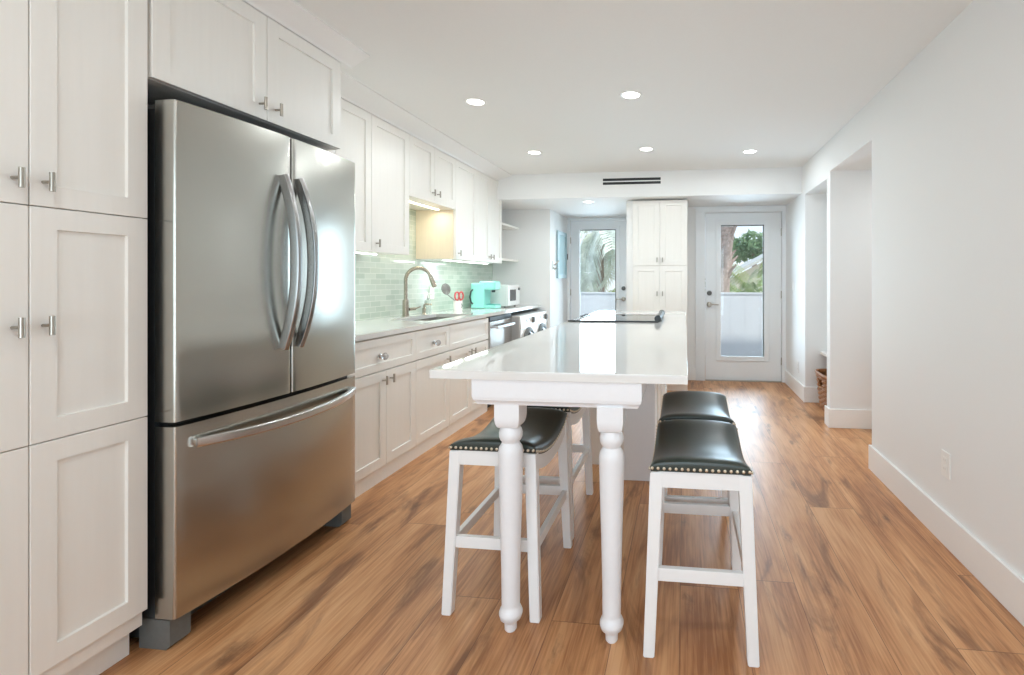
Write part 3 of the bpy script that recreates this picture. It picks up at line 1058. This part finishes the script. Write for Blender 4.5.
vhandle(YM - 0.052, d1, -1)
vhandle(YM + 0.027, d2, 1)
pts = []
for i in range(29):
    s = i / 28
    u = 2 * s - 1
    y = FY0 + 0.055 + (FY1 - FY0 - 0.095) * s
    pts.append((bow(y) + 0.012 + 0.046 * (1 - abs(u) ** 2.6), y, 0.668 - 0.012 * (1 - u * u) + 0.004))
b = B()
b.tube(pts, 0, 16, flat=(0.010, 0.017))
h = b.build('drawer_handle', M['steel_h'], dr)
for y in (pts[0][1] + 0.012, pts[-1][1] - 0.012):
    B().box(bow(y) - 0.004, bow(y) + 0.014, y - 0.012, y + 0.012, 0.660, 0.684, 0.003).build('handle_mount', M['steel_h'], h)
for y0, y1 in ((FY0 + 0.004, FY0 + 0.075), (FY1 - 0.075, FY1 - 0.004)):
    b = B()
    b.prism([(-1.80, 0.0), (-1.70, 0.0), (-1.685, 0.014), (-1.685, 0.098), (-1.80, 0.098)], 'y', y0, y1)
    b.build('foot', M['fgrey'], fr)
B().box(-1.80, -1.775, FY0 + 0.1, FY1 - 0.1, 0.015, 0.10).build('base_grille', M['black'], fr)
for y in (FY0 + 0.025, FY1 - 0.075):
    b = B()
    b.box(-1.86, -1.69, y, y + 0.05, 1.79, 1.812, 0.005)
    b.build('hinge_cover', M['fgrey'], fr)

# ------------------------------------------------------------------ island
IX0, IX1, IY0, IY1 = -0.870, 0.010, 1.622, 5.07
t = B().box(IX0, IX1, IY0, IY1, 0.884, 0.914, 0.002).build('island_countertop', M['quartz'])
t['label'] = 'long white polished quartz top of the kitchen island'
t['category'] = 'countertop'

# dining table end under the island top
tb = thing('island_table_base', 'white turned leg table base carrying the near end of the island top', 'table', (-0.44, 2.3, 0))
AX0, AX1 = -0.722, -0.140
AY = 1.630
PROF = [(0.0, 0.884), (0.0, 0.825), (-0.003, 0.817), (-0.003, 0.813), (-0.010, 0.807), (-0.013, 0.799), (-0.014, 0.796)]
# front rail, its moulded lower edge mitred at both ends
b = B()
fr_, bk_ = [], []
for o, z in PROF:
    fr_.append((b.bm.verts.new((AX0 - o, AY - o, z)), b.bm.verts.new((AX1 + o, AY - o, z))))
    bk_.append((b.bm.verts.new((AX0 - o, AY + 0.04, z)), b.bm.verts.new((AX1 + o, AY + 0.04, z))))
for k in range(len(PROF) - 1):
    (a0, a1), (c0, c1) = fr_[k], fr_[k + 1]
    (d0, d1_), (e0_, e1_) = bk_[k], bk_[k + 1]
    b.bm.faces.new([a0, a1, c1, c0])
    b.bm.faces.new([d0, e0_, e1_, d1_])
    b.bm.faces.new([a0, c0, e0_, d0])
    b.bm.faces.new([a1, d1_, e1_, c1])
b.bm.faces.new([fr_[0][0], bk_[0][0], bk_[0][1], fr_[0][1]])
b.bm.faces.new([fr_[-1][0], fr_[-1][1], bk_[-1][1], bk_[-1][0]])
b.build('apron', M['table'], tb)
for sx, sg in ((AX0, 1), (AX1, -1)):
    b = B()
    b.prism([(sx - sg * o, z) for o, z in PROF] + [(sx + sg * 0.04, 0.796), (sx + sg * 0.04, 0.884)], 'y', AY + 0.04, 3.03)
    b.build('apron', M['table'], tb)
LEG = [(0.0001, 0.0), (0.017, 0.0), (0.021, 0.006), (0.0215, 0.03), (0.025, 0.034), (0.036, 0.044), (0.0405, 0.058), (0.0405, 0.066), (0.036, 0.078), (0.031, 0.086), (0.0315, 0.092),
       (0.0325, 0.20), (0.036, 0.35), (0.0405, 0.50), (0.043, 0.60), (0.043, 0.618), (0.040, 0.632), (0.033, 0.642), (0.030, 0.648), (0.031, 0.652), (0.036, 0.657), (0.0405, 0.668), (0.041, 0.680), (0.038, 0.692), (0.033, 0.700), (0.031, 0.704)]
LEG = [(r, z if z < 0.1 else 0.1 + (z - 0.1) * 0.614 / 0.604) for r, z in LEG]
for x, y in ((-0.604, 1.688), (-0.246, 1.678)):
    l_ = B()
    l_.lathe(LEG, (x, y, 0), seg=36)
    # square block, its lower end rounded over
    hw = 0.0435
    prev = None
    rings = []
    for k in range(7):
        a = PI / 2 * k / 6
        s = 0.030 + (hw - 0.030) * math.sin(a)
        rings.append((s, 0.712 + 0.040 * (1 - math.cos(a))))
    rings.append((hw, 0.800))
    vs = []
    for s, z in rings:
        vs.append([l_.bm.verts.new((x + i * s, y + j * s, z)) for i, j in ((-1, -1), (1, -1), (1, 1), (-1, 1))])
    for p, q in zip(vs, vs[1:]):
        for i in range(4):
            l_.bm.faces.new([p[i], p[(i + 1) % 4], q[(i + 1) % 4], q[i]])
    l_.bm.faces.new(list(reversed(vs[0])))
    l_.bm.faces.new(vs[-1])
    l_.build('leg', M['table'], tb)

ic = thing('island_cabinet', 'white base cabinet of the island behind the turned table legs', 'cabinet', (-0.42, 4.0, 0))
B().box(-0.655, -0.195, 3.27, 5.02, 0.0, 0.884).build('body', M['cabinet'], ic)
B().box(-0.37, -0.18, 3.032, 3.268, 0.0, 0.884, 0.003).build('end_panel', M['table'], ic)
for y0 in (3.30, 3.87, 4.44):
    d = B().shaker('+x', -0.175, y0, y0 + 0.56, 0.11, 0.87).build('door', M['cabinet'], ic)
    tbar('+x', -0.175, y0 + 0.50, 0.80, d)

# cooktop
ck = thing('glass_cooktop', 'black glass electric cooktop set into the far end of the island', 'cooktop', (-0.52, 3.96, 0.914))
B().box(-0.80, -0.215, 3.645, 4.28, 0.915, 0.924, 0.002).build('glass_top', M['blackglass'], ck)
B().box(-0.862, -0.19, 3.628, 3.645, 0.914, 0.926, 0.003).build('rim', M['dark'], ck)
B().box(-0.862, -0.19, 4.28, 4.296, 0.914, 0.926, 0.003).build('rim', M['dark'], ck)
b = B()
b.prism([(-0.862, 0.914), (-0.80, 0.914), (-0.80, 0.930), (-0.85, 0.926)], 'y', 3.645, 4.28)
b.build('control_strip', M['steel_h'], ck)
for k in range(4):
    B().lathe([(0.014, 0.928), (0.013, 0.936), (0.0001, 0.936)], (-0.828, 3.98 + k * 0.07, 0), seg=16).build('control_knob', M['dark'], ck)
b = B()
b.tube([(-0.195, 3.66, 0.942), (-0.195, 4.30, 0.942)], 0.022, 16)
b.build('side_rail', M['fgrey'], ck)
for y in (3.63, 4.28):
    B().lathe([(0.0001, 0), (0.024, 0.0), (0.026, 0.01), (0.026, 0.035), (0.024, 0.045), (0.0001, 0.045)], (-0.195, y, 0.942), 'y', 20).build('rail_end_cap', M['black'], ck)

# ------------------------------------------------------------------ saddle stools
SW, SL = 0.332, 0.50        # seat width and length
ZE, DIP = 0.598, 0.052      # underside of the cushion at the ends, dip at the middle


def saddle(y):
    u = y / (SL / 2)
    return ZE - DIP * (1 - u * u)


def make_stool(label):
    t = thing('saddle_stool', label, 'stool', (0, 0, 0), 'saddle stools around the island')
    nx, ny = 14, 22
    b = B()
    def sq(v, n=5):
        return math.copysign(abs(v) ** 1.0, v)
    top, bot = [], []
    for j in range(ny + 1):
        v = -1 + 2 * j / ny
        v = math.sin(v * PI / 2 * 0.98) / math.sin(PI / 2 * 0.98)
        rt, rb = [], []
        for i in range(nx + 1):
            u = -1 + 2 * i / nx
            u = math.sin(u * PI / 2 * 0.98) / math.sin(PI / 2 * 0.98)
            # rounded rectangle plan
            fx_ = u * (SW / 2) * (1 - 0.02 * abs(v) ** 6)
            fy_ = v * (SL / 2) * (1 - 0.015 * abs(u) ** 6)
            puff = (1 - abs(u) ** 6) ** 0.5 * (1 - abs(v) ** 8) ** 0.5
            crown_ = 0.012 * (1 - u * u) * (1 - 0.3 * v * v)
            zt = saddle(fy_) + 0.016 + 0.034 * puff + crown_
            rt.append(b.bm.verts.new((fx_, fy_, zt)))
            rb.append(b.bm.verts.new((fx_ * 0.985, fy_ * 0.99, saddle(fy_))))
        top.append(rt)
        bot.append(rb)
    for j in range(ny):
        for i in range(nx):
            b.bm.faces.new([top[j][i], top[j][i + 1], top[j + 1][i + 1], top[j + 1][i]])
            b.bm.faces.new([bot[j][i], bot[j + 1][i], bot[j + 1][i + 1], bot[j][i + 1]])
    for j in range(ny):
        b.bm.faces.new([top[j][0], top[j + 1][0], bot[j + 1][0], bot[j][0]])
        b.bm.faces.new([top[j + 1][nx], top[j][nx], bot[j][nx], bot[j + 1][nx]])
    for i in range(nx):
        b.bm.faces.new([top[0][i + 1], top[0][i], bot[0][i], bot[0][i + 1]])
        b.bm.faces.new([top[ny][i], top[ny][i + 1], bot[ny][i + 1], bot[ny][i]])
    seat = b.build('seat_cushion', M['leather'], t)
    # brass nails round the lower edge
    b = B()
    n_end, n_side = 17, 24
    for s in (-1, 1):
        for k in range(n_end):
            x = -SW / 2 + 0.010 + (SW - 0.02) * k / (n_end - 1)
            b.lathe([(0.0052, -0.0005), (0.005, 0.0022), (0.0025, 0.0038), (0.0001, 0.0042)], (x, s * (SL / 2 - 0.001), ZE + 0.010), 'y' if s > 0 else 'y', 8)
            if s < 0:
                b.lathe([(0.0001, -0.0045), (0.003, -0.0040), (0.0052, -0.0022), (0.0052, 0.0)], (x, -SL / 2 + 0.001, ZE + 0.010), 'y', 8)
        for k in range(n_side):
            y = -SL / 2 + 0.012 + (SL - 0.024) * k / (n_side - 1)
            pr = [(0.0052, -0.0005), (0.005, 0.0022), (0.0025, 0.0038), (0.0001, 0.0042)]
            if s < 0:
                pr = [(0.0001, -0.0045), (0.003, -0.0040), (0.0052, -0.0022), (0.0052, 0.0)]
            b.lathe(pr, (s * (SW / 2 - 0.001), y, saddle(y) + 0.010), 'x', 8)
    b.build('nailhead_trim', M['nail'], seat)
    # legs
    fx0, fy0 = 0.166, 0.250      # foot centre
    tx0, ty0 = 0.142, 0.226      # top centre
    w = 0.021
    def leg_at(z):
        s = z / ZE
        return fx0 + (tx0 - fx0) * s, fy0 + (ty0 - fy0) * s
    for i in (-1, 1):
        for j in (-1, 1):
            b = B()
            q = [(-w, -w), (w, -w), (w, w), (-w, w)]
            wf = w * 0.86
            b.hexa([(i * fx0 + p * 0.86, j * fy0 + r * 0.86, 0.0) for p, r in q], [(i * tx0 + p, j * ty0 + r, ZE - 0.004) for p, r in q])
            bmesh.ops.bevel(b.bm, geom=list(b.bm.edges), offset=0.003, segments=2, affect='EDGES')
            b.build('leg', M['stool'], t)
    # curved seat rails
    for i in (-1, 1):
        b = B()
        up, dn = [], []
        for k in range(17):
            y = -0.222 + 0.444 * k / 16
            up.append((y, saddle(y) - 0.001))
            dn.append((y, saddle(y) - 0.055))
        b.prism(up + list(reversed(dn)), 'x', i * 0.150 - 0.011, i * 0.150 + 0.011)
        b.build('seat_rail', M['stool'], t)
    for j in (-1, 1):
        b = B()
        b.box(-0.135, 0.135, j * 0.232 - 0.011, j * 0.232 + 0.011, ZE - 0.055, ZE - 0.001, 0.002)
        b.build('seat_rail', M['stool'], t)
    # stretchers
    for j in (-1, 1):
        z = 0.262
        lx, ly = leg_at(z)
        b = B()
        b.box(-lx + 0.012, lx - 0.012, j * ly - 0.010, j * ly + 0.010, z - 0.021, z + 0.021, 0.002)
        b.build('stretcher', M['stool'], t)
    for i in (-1, 1):
        z = 0.252
        lx, ly = leg_at(z)
        b = B()
        b.box(i * lx - 0.010, i * lx + 0.010, -ly + 0.012, ly - 0.012, z - 0.019, z + 0.019, 0.002)
        b.build('stretcher', M['stool'], t)
    return t


st = make_stool('near left saddle stool tucked behind the left turned table leg')
st.location = (-0.697, 1.995, 0)
dup(st, (-0.705, 2.565, 0), 'dark seated stool mostly hidden behind the stool at the left table leg')
dup(st, (0.050, 1.880, 0), 'nearest saddle stool in the open right of the table legs')
dup(st, (0.050, 2.425, 0), 'saddle stool right behind the nearest one, only its seat showing')

# ------------------------------------------------------------------ tall white cabinet at the back
YP = 5.50
bp = thing('tall_back_cabinet', 'tall white four door cabinet between the two back doors', 'cabinet', (-0.27, 5.8, 0))
B().box(-0.575, 0.030, YP + 0.022, 6.178, 0.09, 2.105).build('body', M['cabinet'], bp)
B().box(-0.575, 0.030, YP + 0.07, 6.178, 0.0, 0.09).build('toe_kick', M['cabinet'], bp)
for x0, x1, hx in ((-0.572, -0.272, -0.302), (-0.272, 0.028, -0.242)):
    for z0, z1, hz in ((0.10, 1.383, 1.075), (1.383, 2.103, 1.445)):
        d = B().shaker('-y', YP, x0 + G, x1 - G, z0 + G, z1 - G).build('door', M['cabinet'], bp)
        tbar('-y', YP, hx, hz, d)

# linear air vent on the soffit
v = thing('air_vent', 'black two slot linear air vent on the soffit face', 'vent', (-0.57, 5.35, 2.285))
b = B()
b.box(-0.89, -0.245, 5.346, 5.35, 2.245, 2.33, 0.001)
b.build('frame', M['white_plastic'], v)
for z in (2.268, 2.308):
    B().box(-0.88, -0.255, 5.342, 5.346, z - 0.0135, z + 0.0135).build('slot', M['black'], v)

# recessed ceiling lights
def downlight(label, x, y, z, power, col=(0.92, 0.98, 1.0)):
    t = thing('recessed_light', label, 'ceiling light', (x, y, z), 'recessed ceiling lights')
    B().lathe([(0.052, -0.001), (0.054, -0.004), (0.070, -0.003), (0.073, 0.0)], (x, y, z), seg=36).build('trim_ring', M['white_plastic'], t)
    B().lathe([(0.0001, -0.0030), (0.053, -0.0025), (0.053, 0.0)], (x, y, z), seg=36).build('lens', M['led'], t)
    area('lamp', (x, y, z - 0.012), (0, 0, -1), 0.10, 0.10, power, col, t, 'DISK')


PWR = 5.6
downlight('recessed ceiling light nearest the refrigerator, before the upper cabinets', -1.362, 3.137, ZC, PWR)
downlight('recessed ceiling light over the middle of the island', -0.337, 3.137, ZC, PWR)
downlight('recessed ceiling light over the washing machine end of the counter', -1.365, 4.442, ZC, PWR)
downlight('recessed ceiling light over the island cooktop', -0.339, 4.444, ZC, PWR)
downlight('recessed ceiling light nearest the entry door', 0.588, 4.642, ZC, PWR)
downlight('recessed light in the lowered soffit before the garden door', -1.095, 5.62, ZS, 6.0)
# unseen lamps added over the camera to brighten the near room
downlight('added unseen fill light over the refrigerator aisle behind the photographer', -1.0, 0.4, ZC, PWR)
downlight('added unseen fill light over the right aisle behind the photographer', 0.3, 0.4, ZC, PWR)
downlight('added unseen fill light in the side passage', 2.1, 3.85, 2.131, 6.0)  # lamp added out of view to light the passage wall

# ------------------------------------------------------------------ hall details
hp = thing('framed_panel', 'pale blue glass panel in a grey frame on the hall wall', 'picture', (-1.687, 6.72, 1.56))
b = B()
y0, y1, z0, z1 = 6.46, 6.95, 1.25, 1.885
for q in ((y0, y1, z0, z0 + 0.05), (y0, y1, z1 - 0.05, z1), (y0, y0 + 0.05, z0 + 0.05, z1 - 0.05), (y1 - 0.05, y1, z0 + 0.05, z1 - 0.05)):
    b.box(-1.687, -1.660, q[0], q[1], q[2], q[3], 0.003)
b.build('frame', M['frame_blue'], hp)
B().box(-1.687, -1.672, y0 + 0.05, y1 - 0.05, z0 + 0.05, z1 - 0.05).build('glass', M['panel_blue'], hp)
th = thing('thermostat', 'small dark control beside the framed blue panel', 'thermostat', (-1.687, 7.01, 1.56))
B().box(-1.687, -1.668, 6.985, 7.04, 1.52, 1.60, 0.004).build('case', M['dark'], th)
hk = thing('wall_hook', 'double metal coat hook on the hall wall beside the framed panel', 'hook', (-1.687, 6.28, 1.42))
B().box(-1.687, -1.680, 6.262, 6.298, 1.36, 1.47, 0.002).build('back_plate', M['nickel'], hk)
b = B()
b.tube([(-1.680, 6.28, 1.42), (-1.655, 6.28, 1.425), (-1.632, 6.30, 1.45), (-1.618, 6.32, 1.475)], 0.008, 10)
b.tube([(-1.680, 6.28, 1.39), (-1.660, 6.28, 1.365), (-1.640, 6.26, 1.372), (-1.630, 6.25, 1.39)], 0.008, 10)
b.build('prongs', M['nickel'], hk)

# nook with bench and basket
be = thing('nook_bench', 'white built in bench board in the nook right of the column', 'bench', (1.6, 4.82, 0))
B().box(1.345, 1.848, 4.432, 5.198, 0.485, 0.512, 0.004).build('seat_board', M['trim'], be)
B().box(1.80, 1.848, 4.432, 5.198, 0.43, 0.485).build('cleat', M['trim'], be)

bk = thing('wicker_basket', 'brown woven basket on the floor under the nook bench', 'basket', (1.44, 4.90, 0))


def rrect(cx_, cy_, hx, hy, n=44, p=4.0):
    out = []
    for i in range(n):
        a = 2 * PI * i / n
        c, s = math.cos(a), math.sin(a)
        k = (abs(c) ** p + abs(s) ** p) ** (-1 / p)
        out.append((cx_ + hx * c * k, cy_ + hy * s * k))
    return out


b = B()
rows = 16
for k in range(rows):
    z = 0.012 + 0.31 * k / (rows - 1)
    s = 0.82 + 0.18 * k / (rows - 1)
    ring = rrect(1.44, 4.90, 0.17 * s, 0.235 * s)
    pts = []
    for i, (x, y) in enumerate(ring):
        o = 0.006 * (1 if (i // 2 + k) % 2 else -1)
        d_ = Vector((x - 1.44, y - 4.90, 0)).normalized()
        if 10 <= k <= 13 and (abs(y - 4.90) < 0.045):
            pts.append(None)
        else:
            pts.append(Vector((x, y, z)) + d_ * o)
    seg = []
    runs = []
    for p_ in pts + [pts[0]]:
        if p_ is None:
            if len(seg) > 1:
                runs.append(seg)
            seg = []
        else:
            seg.append(p_)
    if len(seg) > 1:
        runs.append(seg)
    for r_ in runs:
        b.tube(r_, 0.0115, 6)
b.build('woven_wall', M['wicker'], bk)
ring = rrect(1.44, 4.90, 0.176, 0.241)
B().tube([(x, y, 0.336) for x, y in ring + ring[:2]], 0.014, 8).build('rim', M['wicker'], bk)
b = B()
b.prism(rrect(1.44, 4.90, 0.13, 0.185), 'z', 0.004, 0.016)
b.build('bottom', M['wicker'], bk)

# ------------------------------------------------------------------ outside
B().box(-14, 16, 7.3, 40, -0.14, -0.04).build('ground', M['ground'], kind='structure')
fe = thing('vinyl_fence', 'white smooth privacy fence standing outside behind both glass doors', 'fence', (0, 8.5, 0))
for k in range(6):
    x0 = -6.0 + k * 2.0
    b = B()
    b.box(x0 + 0.03, x0 + 1.97, 8.50, 8.53, -0.04, 0.99)
    b.box(x0 + 0.02, x0 + 1.98, 8.485, 8.545, 0.99, 1.02, 0.004)
    for q in range(1, 8):
        b.box(x0 + 0.03 + q * 0.2425 - 0.004, x0 + 0.03 + q * 0.2425 + 0.004, 8.496, 8.50, 0.0, 0.98)
    b.build('fence_panel', M['fence'], fe)
for k in range(7):
    x0 = -6.0 + k * 2.0
    B().box(x0 - 0.045, x0 + 0.045, 8.47, 8.56, -0.04, 1.05, 0.006).build('fence_post', M['fence'], fe)


def frond(root, az, el, length, droop, nl=34, ll=0.55, wl=0.022):
    """feather leaf: an arched midrib with hanging leaflets on both sides"""
    b = B()
    root = Vector(root)
    hd = Vector((math.cos(az), math.sin(az), 0))
    pts = []
    p = root.copy()
    ang = el
    n = 16
    for i in range(n + 1):
        pts.append(p.copy())
        p = p + (hd * math.cos(ang) + Vector((0, 0, math.sin(ang)))) * (length / n)
        ang -= droop / n * (0.4 + 1.2 * i / n)
    b.tube(pts, [0.022 * (1 - 0.85 * i / n) for i in range(n + 1)], 6)
    side = hd.cross(Vector((0, 0, 1))).normalized()
    for k in range(nl):
        s = 0.10 + 0.88 * k / (nl - 1)
        f = s * n
        i = min(int(f), n - 1)
        q = pts[i].lerp(pts[i + 1], f - i)
        tan = (pts[i + 1] - pts[i]).normalized()
        l_ = ll * (0.55 + 0.9 * math.sin(PI * min(1, s * 0.9 + 0.1)) * 0.6) * random.uniform(0.85, 1.1)
        for sg in (-1, 1):
            d0 = (side * sg * 0.75 + tan * 0.55 + Vector((0, 0, 0.12))).normalized()
            m1 = q + d0 * l_ * 0.5
            m2 = m1 + (d0 * 0.6 + Vector((0, 0, -0.75))).normalized() * l_ * 0.5
            wv = tan * wl
            nv_ = Vector((0, 0, 0.004))
            vs = [b.bm.verts.new(x_) for x_ in (q - wv * 0.4, q + wv * 0.4, m1 + wv, m1 - wv, m2 + wv * 0.15, m2 - wv * 0.15)]
            vt = [b.bm.verts.new(x_.co + nv_) for x_ in vs]
            b.bm.faces.new([vs[0], vs[1], vs[2], vs[3]])
            b.bm.faces.new([vs[3], vs[2], vs[4], vs[5]])
            b.bm.faces.new([vt[3], vt[2], vt[1], vt[0]])
            b.bm.faces.new([vt[5], vt[4], vt[2], vt[3]])
            for a_, c_ in ((0, 3), (3, 5), (5, 4), (4, 2), (2, 1), (1, 0)):
                b.bm.faces.new([vs[a_], vs[c_], vt[c_], vt[a_]])
    return b


def palm(label, loc, h, nf, flen, mt, r=0.13, grp=None, el=(-0.1, 1.2), lean=(0, 0), boots=True):
    t = thing('palm_tree', label, 'palm tree', loc, grp)
    x, y, z = loc
    b = B()
    pts, rr = [], []
    for i in range(11):
        s = i / 10
        pts.append((x + lean[0] * s * s, y + lean[1] * s * s, z + h * s))
        rr.append(r * (1.15 - 0.25 * s + 0.05 * (i % 2)))
    b.tube(pts, rr, 14)
    if boots:
        for i in range(26):
            s = random.uniform(0.25, 0.98)
            a = random.uniform(0, 2 * PI)
            c = Vector((x + lean[0] * s * s, y + lean[1] * s * s, z + h * s)) + Vector((math.cos(a), math.sin(a), 0)) * r * 0.85
            b.tube([c, c + Vector((math.cos(a) * 0.09, math.sin(a) * 0.09, 0.16)), c + Vector((math.cos(a) * 0.20, math.sin(a) * 0.20, 0.26))], [0.05, 0.035, 0.015], 6)
    b.build('trunk', M['bark'], t)
    top = (pts[-1][0], pts[-1][1], pts[-1][2])
    for k in range(nf):
        az = 2 * PI * k / nf * 2.618 + random.uniform(-0.2, 0.2)
        e = el[0] + (el[1] - el[0]) * ((k * 0.618) % 1.0)
        fb = frond(top, az, e, flen * random.uniform(0.85, 1.1), 1.5 + random.uniform(-0.2, 0.4), nl=26, wl=0.026)
        fb.build('frond', mt, t)
    return t


palm('pale feathery palm behind the white fence in the garden door glass', (-1.86, 11.0, -0.04), 2.42, 20, 1.7, M['frond_pale'], r=0.09, el=(-1.0, 0.6), lean=(0, -0.3), boots=False)
palm('palm with a thick brown trunk seen through the entry door glass', (0.72, 10.6, -0.04), 3.3, 14, 1.6, M['frond'], r=0.16, el=(0.5, 1.3), lean=(0.30, 0))


def clump(label, loc, n, length, mt, name='palmetto_shrub'):
    t = thing(name, label, 'shrub', loc)
    for k in range(n):
        az = 2 * PI * k / n + random.uniform(-0.3, 0.3)
        fb = frond((loc[0] + 0.08 * math.cos(az), loc[1] + 0.08 * math.sin(az), loc[2]), az, random.uniform(0.75, 1.45), length * random.uniform(0.8, 1.15), 0.9, nl=26, ll=0.36, wl=0.014)
        fb.build('frond', mt, t)
    return t


clump('spiky green palmetto below the brown palm trunk outside the entry door', (1.22, 10.3, -0.04), 20, 1.75, M['frond'])
clump('yellow green shrub low behind the fence in the entry door glass', (1.95, 12.6, -0.04), 16, 2.0, M['shrub'])
clump('yellow green shrub under the pale palm behind the fence', (-2.5, 13.6, -0.04), 16, 1.5, M['shrub'])


def broadleaf(label, loc, h, rx, rz, n, mt):
    t = thing('garden_tree', label, 'tree', loc)
    x, y, z = loc
    B().tube([(x, y, z), (x + 0.1, y, z + h * 0.5), (x, y, z + h)], [0.2, 0.15, 0.08], 10).build('trunk', M['bark'], t)
    b = B()
    heads = [Vector((x, y, z + h))] + [Vector((x + rx * 0.6 * math.cos(a), y + rx * 0.6 * math.sin(a), z + h + rz * random.uniform(-0.45, 0.45))) for a in (0.2, 1.3, 2.6, 3.5, 4.6, 5.6)]
    for k in range(n):
        hd_ = heads[k % len(heads)]
        u, v_ = random.uniform(-1, 1), random.uniform(0, 2 * PI)
        rr = random.uniform(0.55, 1.0) ** 0.5
        c = hd_ + Vector((rx * 0.5 * rr * math.sqrt(1 - u * u) * math.cos(v_), rx * 0.5 * rr * math.sqrt(1 - u * u) * math.sin(v_), rz * 0.6 * rr * u))
        n1 = Vector((random.uniform(-1, 1), random.uniform(-1, 1), random.uniform(-1, 1))).normalized()
        n2 = n1.orthogonal().normalized()
        s = random.uniform(0.10, 0.2)
        n3 = n1.cross(n2) * 0.01
        q = [c - n1 * s, c + n2 * s * 0.45, c + n1 * s, c - n2 * s * 0.45]
        b.hexa([p_ - n3 for p_ in q], [p_ + n3 for p_ in q])
    b.build('foliage', mt, t, smooth=False)


broadleaf('round leafed green tree beyond the neighbouring roof', (3.25, 24.5, -0.04), 2.75, 1.35, 0.75, 1500, M['leaf'])
broadleaf('bushy tree far behind the pale palm in the garden door', (-4.6, 19, -0.04), 1.5, 1.5, 1.0, 900, M['leaf'])

hs = thing('neighbouring_house', 'pale neighbouring house with a sloping roof beyond the entry door fence', 'house', (3.4, 18, 0))
B().box(1.4, 8.0, 16.5, 20, -0.04, 1.3).build('wall', M['stucco'], hs)
b = B()
b.prism([(1.1, 1.25), (5.0, 3.3), (9.0, 1.25), (9.0, 1.15), (5.0, 3.18), (1.1, 1.15)], 'y', 16.2, 20.2)
b.build('roof', M['roof'], hs)
B().prism([(1.4, 1.25), (5.0, 3.1), (8.0, 1.5), (8.0, 1.25)], 'y', 16.55, 16.7).build('gable', M['stucco'], hs)
